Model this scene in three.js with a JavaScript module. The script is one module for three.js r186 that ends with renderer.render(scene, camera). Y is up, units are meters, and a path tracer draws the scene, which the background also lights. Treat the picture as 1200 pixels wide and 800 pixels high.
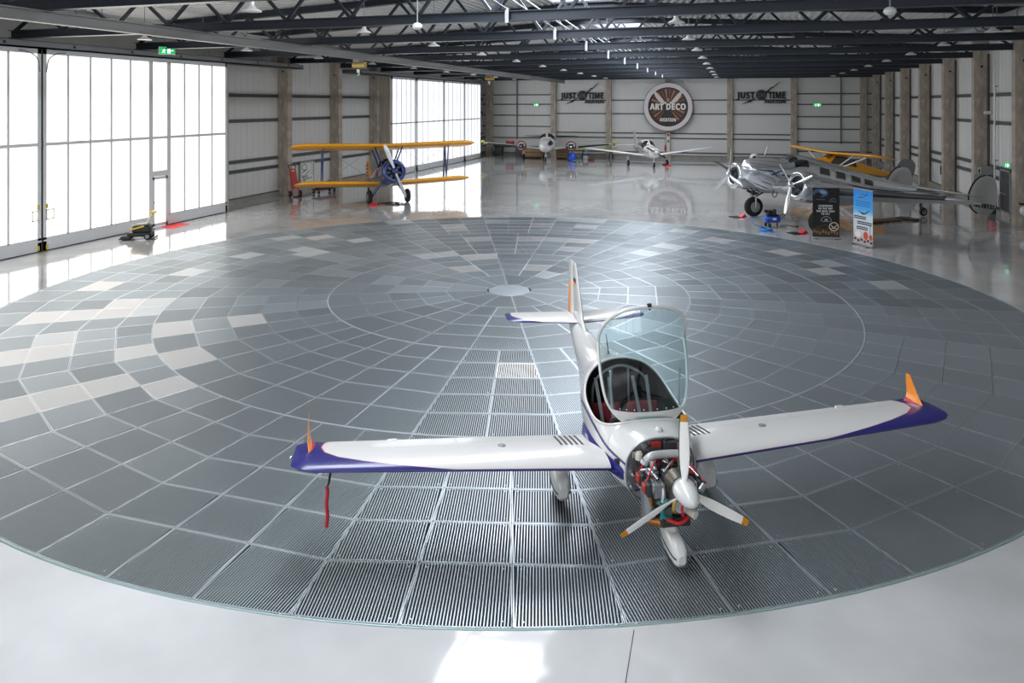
import * as THREE from 'three';
import { mergeGeometries } from 'three/addons/utils/BufferGeometryUtils.js';
import { RoundedBoxGeometry } from 'three/addons/geometries/RoundedBoxGeometry.js';
import { RectAreaLightUniformsLib } from 'three/addons/lights/RectAreaLightUniformsLib.js';
import { FontLoader } from 'three/addons/loaders/FontLoader.js';
import { TextGeometry } from 'three/addons/geometries/TextGeometry.js';

// ---------------------------------------------------------------- camera, light, exposure
const F = 850, PX = 600, PY = 121, EYE = 5.2, YAW = Math.atan(262 / 850);   // lens read from the photograph (pixels of 1200 x 800)
const scene = new THREE.Scene();
const camera = new THREE.PerspectiveCamera(2 * Math.atan(679 / F) * 180 / Math.PI, 1.5, 0.1, 300);
camera.position.set(0, EYE, 0);
camera.rotation.y = YAW;
camera.setViewOffset(1200, 1358, 0, 679 - PY, 1200, 800);                    // level camera, lens shifted down
camera.updateProjectionMatrix();
const renderer = new THREE.WebGLRenderer({ antialias: true });
renderer.toneMapping = THREE.LinearToneMapping;
renderer.toneMappingExposure = 1.12;
renderer.shadowMap.enabled = true;
scene.background = new THREE.Color(0.75, 0.82, 0.9);
RectAreaLightUniformsLib.init();

const XL = -23.3, XLW = -24.75, XRC = 11.2, XRW = 11.88, ZB = -70, ZF = 9, XM = -6.05;   // door plane, walls, back, front, middle
const CHORD = 7.45, RIDGE = 9.45, EAVE = 8.55;
const roofY = (x) => RIDGE - (RIDGE - EAVE) * Math.abs(x - XM) / 17.6;
const GLOW = { door: 1.05, sky: 1.3 }, LIGHT = { door: 1.25, sky: 10.8, front: 2.1 };
function areaLight(w, h, pos, look, intensity, color = 0xffffff) {
  const l = new THREE.RectAreaLight(color, intensity, w, h);
  l.position.set(...pos); l.lookAt(...look); l.castShadow = true; scene.add(l); return l;
}
// daylight through the translucent hangar doors and the ridge skylight
const DOOR_BAYS = [[-19.5, -29.15, [-20.5, -21.46, -22.42, -23.35, -24.42, -25.42, -26.35, -27.25, -28.1]], [-9.7, -19.42, [-10.7, -11.6, -12.5, -13.5, -14.5, -15.4, -16.3, -17.2, -18.22]], ...[[-46.55, -50.5], [-50.8, -56.1], [-56.25, -60.9], [-61.05, -65.3]].map(([a, b]) => [a, b, [1, 2, 3, 4].map((k) => a + (b - a) * k / 5)])];
for (const [z0, z1, bars] of DOOR_BAYS) { const zs = [z0 - 0.1, ...bars, z1 + 0.1]; for (let i = 0; i < zs.length - 1; i++) for (const [y0, y1] of [[0.5, 3.7], [3.82, 6.92]]) areaLight(zs[i] - zs[i + 1] - 0.08, y1 - y0, [XL + 0.1, (y0 + y1) / 2, (zs[i] + zs[i + 1]) / 2], [0, (y0 + y1) / 2, (zs[i] + zs[i + 1]) / 2], LIGHT.door * (z0 < -40 ? 0.7 : 1), z0 < -40 ? 0xf6f9ff : 0xfffbf4); }
for (let k = 0; k < 12; k++) areaLight(2.4, 4.7, [XM, RIDGE - 0.12, 0.25 - 5.5 * k], [XM, 0, 0.25 - 5.5 * k], LIGHT.sky, 0xf4f8ff);

for (let k = 0; k < 6; k++) areaLight(5.2, 3.2, [XM - 14.5 + 5.8 * k, 5.6, ZF - 0.1], [XM - 14.5 + 5.8 * k, 5.6, 0], LIGHT.front, 0xf8faff);   // fill light from an unseen glazed band added behind the camera

// ---------------------------------------------------------------- helpers
const V = (x, y, z) => new THREE.Vector3(x, y, z), R = (d) => d * Math.PI / 180;
let seed = 7; const rnd = () => { seed = (seed * 1664525 + 1013904223) >>> 0; return seed / 4294967296; };
const rr = (a, b) => a + (b - a) * rnd();
function ray(px, py) { const cx = (px - PX) / F, c = Math.cos(YAW), s = Math.sin(YAW); return [cx * c - s, -(py - PY) / F, -cx * s - c]; }
const gnd = (px, py, y = 0) => { const r = ray(px, py), t = (y - EYE) / r[1]; return [r[0] * t, y, r[2] * t]; };
const onZ = (px, py, z) => { const r = ray(px, py), t = z / r[2]; return [r[0] * t, EYE + r[1] * t, z]; };
const onX = (px, py, x) => { const r = ray(px, py), t = x / r[0]; return [x, EYE + r[1] * t, r[2] * t]; };
const taken = {};
function numbered(n) { if (!(n in taken)) { taken[n] = 0; return n; } return n + '_' + String(++taken[n]).padStart(3, '0'); }
function thing(name, label, category, pos = [0, 0, 0], ry = 0, group) {
  const o = new THREE.Group(); o.name = numbered(name); o.position.set(...pos); o.rotation.y = ry; scene.add(o);
  o.userData = { label, category }; if (group) o.userData.group = group; return o;
}
function struct(name, label, category) { const o = thing(name, label, category); o.userData.kind = 'structure'; return o; }
function part(parent, name, geo, mat, label) {
  const m = new THREE.Mesh(Array.isArray(geo) ? J(geo) : geo, mat); m.name = name; m.castShadow = m.receiveShadow = true; parent.add(m);
  if (label) m.userData.label = label; return m;
}
function sub(parent, name, pos = [0, 0, 0], label) { const g = new THREE.Group(); g.name = name; g.position.set(...pos); parent.add(g); if (label) g.userData.label = label; return g; }
function copy(o, pos, ry, label) { const c = o.clone(); c.name = numbered(o.name.replace(/_\d{3}$/, '')); c.userData = { ...o.userData }; scene.add(c); c.position.set(...pos); if (ry !== undefined) c.rotation.y = ry; if (label) c.userData.label = label; return c; }
function J(list) {
  return mergeGeometries(list.map((g) => {
    const q = g.index ? g.toNonIndexed() : g; for (const k of Object.keys(q.attributes)) if (!['position', 'normal', 'uv'].includes(k)) q.deleteAttribute(k);
    if (!q.attributes.uv) q.setAttribute('uv', new THREE.BufferAttribute(new Float32Array(q.attributes.position.count * 2), 2));
    return q;
  }));
}
function put(g, p, r) { if (r) { g.rotateX(r[0]); g.rotateY(r[1]); g.rotateZ(r[2]); } if (p) g.translate(...p); return g; }
const box = (w, h, d, p, r) => put(new THREE.BoxGeometry(w, h, d), p, r);
const rbox = (w, h, d, p, r, rad = 0.02, s = 2) => put(new RoundedBoxGeometry(w, h, d, s, Math.min(rad, w / 2.01, h / 2.01, d / 2.01)), p, r);
const span = (x0, x1, y0, y1, z0, z1) => box(Math.abs(x1 - x0), Math.abs(y1 - y0), Math.abs(z1 - z0), [(x0 + x1) / 2, (y0 + y1) / 2, (z0 + z1) / 2]);
function rod(a, b, r, r2 = r, seg = 8) {
  const A = V(...a), B = V(...b), d = B.clone().sub(A), g = new THREE.CylinderGeometry(r2, r, d.length(), seg);
  g.applyQuaternion(new THREE.Quaternion().setFromUnitVectors(V(0, 1, 0), d.normalize())); return g.translate((A.x + B.x) / 2, (A.y + B.y) / 2, (A.z + B.z) / 2);
}
function bar(a, b, w, h) {   // square bar between two points
  const A = V(...a), B = V(...b), d = B.clone().sub(A), g = new THREE.BoxGeometry(w, h, d.length());
  g.applyMatrix4(new THREE.Matrix4().lookAt(B, A, Math.abs(d.y) / d.length() > 0.99 ? V(1, 0, 0) : V(0, 1, 0))); return g.translate((A.x + B.x) / 2, (A.y + B.y) / 2, (A.z + B.z) / 2);
}
const tube = (pts, r, n = 24, seg = 7, closed = false) => new THREE.TubeGeometry(new THREE.CatmullRomCurve3(pts.map((p) => V(...p)), closed), n, r, seg, closed);
const lathe = (prof, seg = 20, p, r) => put(new THREE.LatheGeometry(prof.map((q) => new THREE.Vector2(...q)), seg), p, r);
const ball = (r, p, sx = 1, sy = 1, sz = 1, n = 16) => put(new THREE.SphereGeometry(r, n, Math.round(n * 0.7)).scale(sx, sy, sz), p);
const torus = (R0, r, p, rot, n = 24, m = 8) => put(new THREE.TorusGeometry(R0, r, m, n), p, rot);
function extrude(pts, depth, bevel = 0, holes) {
  const s = new THREE.Shape(pts.map((p) => new THREE.Vector2(...p)));
  for (const h of holes || []) s.holes.push(new THREE.Path(h.map((p) => new THREE.Vector2(...p))));
  return new THREE.ExtrudeGeometry(s, { depth, bevelEnabled: bevel > 0, bevelSize: bevel, bevelThickness: bevel, bevelSegments: 2, curveSegments: 24 });
}
// skin through rings of equal point counts; closed rings wrap smoothly, open ones carry a clean uv
function loft(rings, { closed = true, capA = true, capB = true, crease = false } = {}) {
  const n = rings[0].length, m = rings.length, pos = [], uv = [], idx = [];
  rings.forEach((r, j) => r.forEach((p, i) => { pos.push(...p); uv.push(i / (closed ? n : n - 1), j / (m - 1)); }));
  for (let j = 0; j < m - 1; j++) for (let i = 0; i < (closed ? n : n - 1); i++) {
    const a = j * n + i, b = j * n + (i + 1) % n, c = a + n, d = b + n; idx.push(a, b, d, a, d, c);
  }
  const cap = (j, flip) => {
    const c = [0, 1, 2].map((k) => rings[j].reduce((s, p) => s + p[k], 0) / n), base = pos.length / 3;
    rings[j].forEach((p) => { pos.push(...p); uv.push(0.5, j / (m - 1)); }); pos.push(...c); uv.push(0.5, j / (m - 1));
    for (let i = 0; i < n; i++) { const a = base + i, b = base + (i + 1) % n, k = base + n; flip ? idx.push(k, b, a) : idx.push(k, a, b); }
  };
  if (capA) cap(0, true); if (capB) cap(m - 1, false);
  const g = new THREE.BufferGeometry(); g.setAttribute('position', new THREE.Float32BufferAttribute(pos, 3)); g.setAttribute('uv', new THREE.Float32BufferAttribute(uv, 2)); g.setIndex(idx);
  if (crease) { const q = g.toNonIndexed(); q.computeVertexNormals(); return q; }
  g.computeVertexNormals(); return g;
}
const sp = (v, e) => Math.sign(v) * Math.abs(v) ** (2 / e);
function ringZ(z, w, yt, yb, e = 2.4, n = 28, xc = 0) {   // superellipse across the z axis, counted from the top
  const r = []; for (let k = 0; k < n; k++) { const a = Math.PI / 2 + 2 * Math.PI * k / n; r.push([xc + w * sp(Math.cos(a), e), (yt + yb) / 2 + (yt - yb) / 2 * sp(Math.sin(a), e), z]); } return r;
}
function lerpTable(t, z) {   // rows [z, a, b, c ...], z falling or rising; smooth between rows
  const up = t[0][0] < t[t.length - 1][0]; const q = up ? t : [...t].reverse();
  if (z <= q[0][0]) return q[0].slice(1); if (z >= q[q.length - 1][0]) return q[q.length - 1].slice(1);
  let i = 0; while (z > q[i + 1][0]) i++;
  const h = q[i + 1][0] - q[i][0], u = (z - q[i][0]) / h;
  return q[0].slice(1).map((_, k) => {
    const y = (j) => q[Math.max(0, Math.min(q.length - 1, j))], k1 = k + 1, s = (j) => { const a = y(j - 1), b = y(j + 1); return (b[k1] - a[k1]) / Math.max(1e-6, b[0] - a[0]); };
    const u2 = u * u, u3 = u2 * u; return (2 * u3 - 3 * u2 + 1) * q[i][k1] + (u3 - 2 * u2 + u) * h * s(i) + (-2 * u3 + 3 * u2) * q[i + 1][k1] + (u3 - u2) * h * s(i + 1);
  });
}
function hull(table, zs, e = 2.4, n = 28, o = {}) { return loft(zs.map((z) => { const [w, yt, yb, ee] = lerpTable(table, z); return ringZ(z, Math.max(w, 0.004), yt, yb, ee || e, n); }), o); }
const steps = (a, b, n) => Array.from({ length: n + 1 }, (_, i) => a + (b - a) * i / n);
const FOIL = (() => { const q = [], N = 12, th = (x) => 5 * (0.2969 * Math.sqrt(x) - 0.126 * x - 0.3516 * x * x + 0.2843 * x ** 3 - 0.1036 * x ** 4); for (let i = N; i >= 0; i--) { const x = (i / N) ** 1.7; q.push([x, th(x) * 1.15]); } for (let i = 1; i <= N; i++) { const x = (i / N) ** 1.7; q.push([x, -th(x) * 0.75]); } return q; })();
// stations: [x, y, z of the leading edge, chord, thickness ratio]; upright = the span runs up
function wing(st, upright = false) {
  const rings = st.map(([x, y, z, c, t, inc = 0]) => FOIL.map(([u, h]) => upright ? [x + h * t * c * 0.95, y, z - u * c] : [x, y + h * t * c - u * c * inc, z - u * c]));
  const g = loft(rings, { closed: false, capA: true, capB: true });
  return g;
}
const mat = (color, roughness = 0.5, metalness = 0, o = {}) => new THREE.MeshStandardMaterial({ color, roughness, metalness, side: THREE.DoubleSide, ...o });
const phys = (color, roughness, metalness, o = {}) => new THREE.MeshPhysicalMaterial({ color, roughness, metalness, side: THREE.DoubleSide, ...o });
function canvasTex(w, h, draw, rep) {
  const c = document.createElement('canvas'); c.width = w; c.height = h; draw(c.getContext('2d'), w, h);
  const t = new THREE.CanvasTexture(c); t.colorSpace = THREE.SRGBColorSpace; t.anisotropy = 8; if (rep) { t.wrapS = t.wrapT = THREE.RepeatWrapping; t.repeat.set(...rep); } return t;
}
function noiseTex(w, h, fn, srgb = false) {   // grey data texture, tiling
  const d = new Uint8Array(w * h * 4); for (let y = 0; y < h; y++) for (let x = 0; x < w; x++) { const v = Math.max(0, Math.min(255, fn(x, y) * 255)), i = (y * w + x) * 4; d[i] = d[i + 1] = d[i + 2] = v; d[i + 3] = 255; }
  const t = new THREE.DataTexture(d, w, h); t.wrapS = t.wrapT = THREE.RepeatWrapping; t.magFilter = THREE.LinearFilter; t.minFilter = THREE.LinearMipmapLinearFilter; t.generateMipmaps = true; if (srgb) t.colorSpace = THREE.SRGBColorSpace; t.needsUpdate = true; return t;
}
const lattice = (() => { const a = new Float32Array(4096); for (let i = 0; i < 4096; i++) a[i] = rnd(); return a; })();
function vnoise(x, y, per) { const xi = Math.floor(x), yi = Math.floor(y), f = (t) => t * t * (3 - 2 * t), u = f(x - xi), v = f(y - yi), L = (i, j) => lattice[((((i % per) + per) % per) * 57 + (((j % per) + per) % per) * 131 + 7) & 4095]; return (L(xi, yi) * (1 - u) + L(xi + 1, yi) * u) * (1 - v) + (L(xi, yi + 1) * (1 - u) + L(xi + 1, yi + 1) * u) * v; }
const fbm = (x, y, per, o = 4) => { let s = 0, a = 0.5, t = 0; for (let k = 0; k < o; k++) { s += a * vnoise(x, y, per); t += a; x *= 2; y *= 2; per *= 2; a *= 0.5; } return s / t; };
function uvMetres(g, axis = 'y', k = 1) { const p = g.attributes.position, u = new Float32Array(p.count * 2); for (let i = 0; i < p.count; i++) { const x = p.getX(i), y = p.getY(i), z = p.getZ(i); u[2 * i] = k * (axis === 'x' ? z : x); u[2 * i + 1] = k * (axis === 'y' ? z : y); } g.setAttribute('uv', new THREE.BufferAttribute(u, 2)); return g; }
// ---------------------------------------------------------------- floor
const waveTex = noiseTex(512, 512, (x, y) => fbm(x / 64, y / 64, 8, 3));
const soilTex = noiseTex(512, 512, (x, y) => 0.86 + 0.14 * fbm(x / 32, y / 32, 16, 5), true);
const TC = [-6.03, -19.3], TR = 13.06;
{
  const b = waveTex.clone(); b.repeat.set(0.16, 0.16); const c = soilTex.clone(); c.repeat.set(0.07, 0.07);
  const floorMat = phys(new THREE.Color(0.62, 0.63, 0.635), 0.09, 0, { bumpMap: b, bumpScale: 0.012, map: c, clearcoat: 0.65, clearcoatRoughness: 0.045, ior: 1.55 });
  const f = struct('floor', 'glossy light grey epoxy hangar floor around the turntable', 'floor');
  const hole = []; for (let k = 0; k < 160; k++) { const a = 2 * Math.PI * k / 160; hole.push([TC[0] + (TR + 0.012) * Math.cos(a), -(TC[1] + (TR + 0.012) * Math.sin(a))]); }
  const joint = -2.02;   // saw-cut joint in front of the turntable
  const slab = (x0, x1) => uvMetres(extrude([[x0, -ZF], [x1, -ZF], [x1, -ZB], [x0, -ZB]], 0.25, 0, [hole]).rotateX(-Math.PI / 2).translate(0, -0.25, 0));
  part(f, 'floor_slab', slab(XLW, XRW), floorMat);
  const jm = mat(0x3a3835, 0.8);
  { const a = gnd(743, 738), b2 = gnd(733, 800); part(f, 'expansion_joint', bar([a[0], 0.0002, a[2]], [b2[0] + (b2[0] - a[0]) * 3, 0.0002, b2[2] + (b2[2] - a[2]) * 3], 0.008, 0.003), jm, 'dark narrow joint cut in the floor'); }
  const red = thing('red_mat', 'flat red mat lying on the floor before the wicket door', 'mat');
  const q = [gnd(187, 266), gnd(203, 268), gnd(224, 262), gnd(207, 261)];
  part(red, 'mat', extrude(q.map((p) => [p[0], -p[2]]), 0.006).rotateX(-Math.PI / 2).translate(0, 0.001, 0), mat(0xd8222a, 0.6));
}
// ---------------------------------------------------------------- turntable of steel gratings
{
  const tt = thing('turntable', 'large round turntable of grey steel grating panels set flush in the floor', 'turntable', [TC[0], 0, TC[1]]);
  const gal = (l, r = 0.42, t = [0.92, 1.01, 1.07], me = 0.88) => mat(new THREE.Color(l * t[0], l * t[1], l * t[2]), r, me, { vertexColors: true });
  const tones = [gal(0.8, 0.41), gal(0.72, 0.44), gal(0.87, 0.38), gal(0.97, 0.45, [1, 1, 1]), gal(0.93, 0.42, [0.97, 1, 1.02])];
  const rail = mat(new THREE.Color(0.45, 0.48, 0.5), 0.45, 0.5), pit = mat(0x1c2226, 0.8, 0.1);
  part(tt, 'pit_floor', new THREE.CylinderGeometry(TR - 0.03, TR - 0.03, 0.05, 120).translate(0, -0.046, 0), pit);  // near-black plate close under the bars; the gap shade is in its colour
  part(tt, 'rim', J([lathe([[TR - 0.03, -0.06], [TR - 0.03, 0], [TR, 0], [TR, -0.06]], 160)]), mat(new THREE.Color(0.35, 0.47, 0.47), 0.45, 0.5), 'thin blue-green steel rim');
  for (const r of [4.9, 8.92]) part(tt, 'rail_ring', lathe([[r - 0.009, -0.06], [r - 0.009, 0.0005], [r + 0.009, 0.0005], [r + 0.009, -0.06]].reverse(), 144), rail);
  part(tt, 'hub_plate', lathe([[0, 0.004], [0.6, 0.004], [0.62, -0.06]], 8), mat(new THREE.Color(0.3, 0.34, 0.37), 0.5, 0.5));
  // zones: sectors, panels per sector, ring radii (p: polygon corner radius, c: circle)
  const zones = [[12, 1, [['c', 0.62], ['p', 1.76]]], [12, 2, [['p', 1.76], ['p', 2.57], ['p', 3.38], ['p', 4.17], ['c', 4.9]]], [24, 2, [['c', 4.9], ['p', 5.72], ['p', 6.52], ['p', 7.32], ['p', 8.12], ['c', 8.92]]], [24, 3, [['c', 8.92], ['p', 9.71], ['p', 10.51], ['p', 11.31], ['p', 12.12], ['c', 13.03]]]];
  const PITCH = 0.0345, BW = 0.013, H = 0.020, FR = 0.013;
  const quadBox = (pos, x0, x1, za0, za1, zb0, zb1) => {   // bar along z between x0 and x1, ends given at both sides (outer a, inner b), top and sides only
    const P = [[x0, 0, za0], [x1, 0, za1], [x1, 0, zb1], [x0, 0, zb0]], q = (a, b, c, d) => pos.push(...a, ...b, ...c, ...a, ...c, ...d), dn = (p) => [p[0], -H, p[2]];
    q(P[0], P[1], P[2], P[3]); q(P[1], dn(P[1]), dn(P[2]), P[2]); q(dn(P[0]), P[0], P[3], dn(P[3])); q(dn(P[0]), dn(P[1]), P[1], P[0]);
  };
  const cache = {}, panels = [];
  zones.forEach(([ns, np, radii], zi) => {
    const half = Math.PI / ns, T = Math.tan(half), zAt = ([k, r], x) => k === 'p' ? r * Math.cos(half) : Math.sqrt(r * r - x * x);
    for (let ri = 0; ri < radii.length - 1; ri++) for (let k = 0; k < np; k++) {
      const inn = radii[ri], out = radii[ri + 1], wOut = out[0] === 'p' ? out[1] * Math.sin(half) : out[1] * Math.sin(half);
      // lines between the panels of one sector: parallel to its axis in two halves, radial at the sector edge
      const lineX = (j, z) => { const e = z * T; if (np === 1) return j ? e : -e; if (np === 2) return [-e, 0, e][j]; return [-e, -e / 3, e / 3, e][j]; };
      const g = 0.004, pos = [], zMid = (zAt(inn, 0) + zAt(out, 0)) / 2;
      const xl = (z) => lineX(k, z) + g, xr = (z) => lineX(k + 1, z) - g;
      const zo = (x) => zAt(out, x) - g, zi2 = (x) => zAt(inn, x) + g;
      const xa = xl(zo(0)), xb = xr(zo(0));
      const clip = (x) => {   // z range of the panel at this x
        let a = zi2(x), b = zo(x);
        if (k === 0 && x < 0 && Math.abs(x) > 1e-6) { const z = -(x - g) / (np === 3 ? T : T); a = Math.max(a, z); }
        if (k === np - 1 && x > 0) { const z = (x + g) / T; a = Math.max(a, z); }
        if (np === 3) { if (k === 0 && x > xr(zi2(0))) a = a; if (k === 1) { const z = Math.abs(x) * 3 / T + 0.01; a = Math.max(a, z); } if (k === 0) { const z = -(x + g) * 3 / T; b = Math.min(b, z); } if (k === 2) { const z = (x - g) * 3 / T; b = Math.min(b, z); } }
        return [a, b];
      };
      for (let x = xa + FR; x < xb - FR * 0.5; x += PITCH) {
        if (np === 2 && ((k === 0 && x > -g - FR) || (k === 1 && x < g))) continue;
        const [a0, b0] = clip(x), [a1, b1] = clip(x + BW); const a = Math.max(a0, a1), b = Math.min(b0, b1); if (b - a < 0.02) continue;
        quadBox(pos, x, x + BW, b, b, a, a);
      }
      const nBars = pos.length;   // darker bars, paler flat frame
      const z0 = zi2(0), z1 = zo(0), fz = (f) => z0 + (z1 - z0) * f, N = 6;
      const edge = (xf, dx) => { for (let i = 0; i < 1; i++) { const za = zi2(xf(z0)), zb = zo(xf(z1)); quadBoxSkew(pos, xf(za), xf(zb), dx, za, zb); } };
      function quadBoxSkew(P, xin, xout, dx, za, zb) { const A = [xin, 0, za], B = [xin + dx, 0, za], C = [xout + dx, 0, zb], D = [xout, 0, zb], dn = (p) => [p[0], -H, p[2]], q = (a, b, c, d) => P.push(...a, ...b, ...c, ...a, ...c, ...d); const o = dx > 0 ? [D, C, B, A] : [A, B, C, D]; q(...o); q(D, A, dn(A), dn(D)); q(C, B, dn(B), dn(C)); }
      edge(xl, FR); edge(xr, -FR);
      for (const [fn, s] of [[zo, -1], [zi2, 1]]) { const z = fn(0), A = xl(z), B = xr(z), S = 4; for (let i = 0; i < S; i++) { const x0 = A + (B - A) * i / S, x1 = A + (B - A) * (i + 1) / S, za = fn(x0), zb = fn(x1), q = (a, b, c, d) => pos.push(...a, ...b, ...c, ...a, ...c, ...d); const P = [[x0, 0, za], [x1, 0, zb], [x1, 0, zb + s * FR], [x0, 0, za + s * FR]]; if (s < 0) q(P[0], P[1], P[2], P[3]); else q(P[3], P[2], P[1], P[0]); q(P[3], P[2], [P[2][0], -H, P[2][2]], [P[3][0], -H, P[3][2]]); } }
      // clip screws near the corners
      const w2 = Math.abs(xb - xa); if (w2 > 0.3 && zi > 0) for (const [f, u] of [[0.09, 0.09], [0.09, 0.91], [0.91, 0.09], [0.91, 0.91]]) { const z = fz(f), x = xl(z) + (xr(z) - xl(z)) * u, r = 0.011, y = 0.006; for (let i = 0; i < 6; i++) { const a = i * Math.PI / 3, b = a + Math.PI / 3, A = [x + r * Math.cos(a), y, z + r * Math.sin(a)], B = [x + r * Math.cos(b), y, z + r * Math.sin(b)]; pos.push(x, y, z, ...B, ...A); pos.push(...A, ...B, B[0], 0, B[2], ...A, B[0], 0, B[2], A[0], 0, A[2]); } }
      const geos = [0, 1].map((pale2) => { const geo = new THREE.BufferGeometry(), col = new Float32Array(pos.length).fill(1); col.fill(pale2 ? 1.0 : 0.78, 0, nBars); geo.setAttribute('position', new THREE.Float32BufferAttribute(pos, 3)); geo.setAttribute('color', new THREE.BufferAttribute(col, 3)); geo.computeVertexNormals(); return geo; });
      for (let s = 0; s < ns; s++) {
        const turn = s * 2 * half + (ns === 24 ? 0 : R(-7.5) + half);   // corner lines stand at 7.5 degrees
        const xm = (xl(zMid) + xr(zMid)) / 2, c = Math.cos(turn), si = Math.sin(turn);
        panels.push({ geos, turn, p: [TC[0] + xm * c + zMid * si, 0, TC[1] - xm * si + zMid * c], area: (out[1] - inn[1]) * Math.max(0.1, w2) });
      }
    }
  });
  // the paler panels where the photograph shows them
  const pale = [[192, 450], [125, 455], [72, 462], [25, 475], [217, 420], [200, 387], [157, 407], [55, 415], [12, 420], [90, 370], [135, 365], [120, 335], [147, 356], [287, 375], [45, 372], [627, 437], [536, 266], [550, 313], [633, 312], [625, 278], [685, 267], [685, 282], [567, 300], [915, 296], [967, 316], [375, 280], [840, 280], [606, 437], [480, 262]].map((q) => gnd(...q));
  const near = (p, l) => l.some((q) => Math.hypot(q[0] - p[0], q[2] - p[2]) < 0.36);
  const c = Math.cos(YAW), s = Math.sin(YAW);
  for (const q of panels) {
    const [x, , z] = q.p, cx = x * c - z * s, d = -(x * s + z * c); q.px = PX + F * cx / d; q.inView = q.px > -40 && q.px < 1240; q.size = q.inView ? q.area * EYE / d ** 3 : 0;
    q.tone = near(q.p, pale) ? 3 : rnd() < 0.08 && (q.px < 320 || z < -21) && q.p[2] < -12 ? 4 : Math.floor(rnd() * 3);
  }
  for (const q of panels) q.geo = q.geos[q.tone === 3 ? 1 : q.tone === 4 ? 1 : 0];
  panels.sort((a, b) => b.size - a.size);
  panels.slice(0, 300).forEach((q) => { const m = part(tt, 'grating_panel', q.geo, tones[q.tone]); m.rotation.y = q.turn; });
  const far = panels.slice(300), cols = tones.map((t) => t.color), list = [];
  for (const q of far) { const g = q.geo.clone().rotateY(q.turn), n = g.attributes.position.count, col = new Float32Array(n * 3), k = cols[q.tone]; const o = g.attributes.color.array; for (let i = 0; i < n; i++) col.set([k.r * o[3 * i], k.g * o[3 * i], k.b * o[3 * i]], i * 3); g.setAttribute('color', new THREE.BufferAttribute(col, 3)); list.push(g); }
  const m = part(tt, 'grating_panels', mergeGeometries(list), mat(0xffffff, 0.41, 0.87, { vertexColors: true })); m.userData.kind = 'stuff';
}
// ---------------------------------------------------------------- walls, columns
const concTex = noiseTex(256, 256, (x, y) => 0.72 + 0.28 * fbm(x / 16, y / 32, 8, 5), true);
const M_clad = mat(new THREE.Color(0.72, 0.72, 0.70), 0.55), M_girt = mat(0x696c6e, 0.5, 0.3), M_plinth = mat(new THREE.Color(0.44, 0.42, 0.37), 0.8, 0, { map: concTex }), M_conc = mat(new THREE.Color(0.62, 0.54, 0.45), 0.75, 0, { map: concTex });
// a run of cladding: ribbed sheets between dark girts; axis 'x' = wall standing at constant x
function cladBay(w, axis, at, out, a0, a1, girts, top, gh = 0.09) {   // out: +1 or -1, the side the room lies on
  const mk = (u0, u1, y0, y1, d0, d1) => axis === 'x' ? span(at + out * d0, at + out * d1, y0, y1, u0, u1) : span(u0, u1, y0, y1, at + out * d0, at + out * d1);
  part(w, 'plinth', mk(a0, a1, 0, 0.26, -0.2, 0.1), M_plinth);
  const ys = [0.26, ...girts, top];
  for (let i = 0; i < ys.length - 1; i++) {
    const list = [mk(a0, a1, ys[i], ys[i + 1], -0.2, 0)], L = Math.abs(a1 - a0), n = Math.max(1, Math.round(L / 0.5)), lo = Math.min(a0, a1);
    for (let k = 0; k < n; k++) list.push(mk(lo + L * k / n + 0.02, lo + L * (k + 1) / n - 0.02, ys[i] + 0.01, ys[i + 1] - 0.01, 0, 0.012));
    part(w, 'cladding_panel', list, M_clad);
    if (i < ys.length - 2) part(w, 'girt', [mk(a0, a1, ys[i + 1] - gh, ys[i + 1] + gh, 0.012, 0.03), mk(a0, a1, ys[i + 1] + gh - 0.035, ys[i + 1] + gh - 0.01, 0.012, 0.11), mk(a0, a1, ys[i + 1] - gh + 0.01, ys[i + 1] - gh + 0.035, 0.012, 0.11)], M_girt);
  }
  part(w, 'base_flashing', mk(a0, a1, 0.24, 0.3, 0, 0.12), M_girt);
}
const GIRTS = [1.66, 2.16, 4.28, 5.61], colZ = Array.from({ length: 14 }, (_, k) => -68.5 + 5.5 * k);
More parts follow.
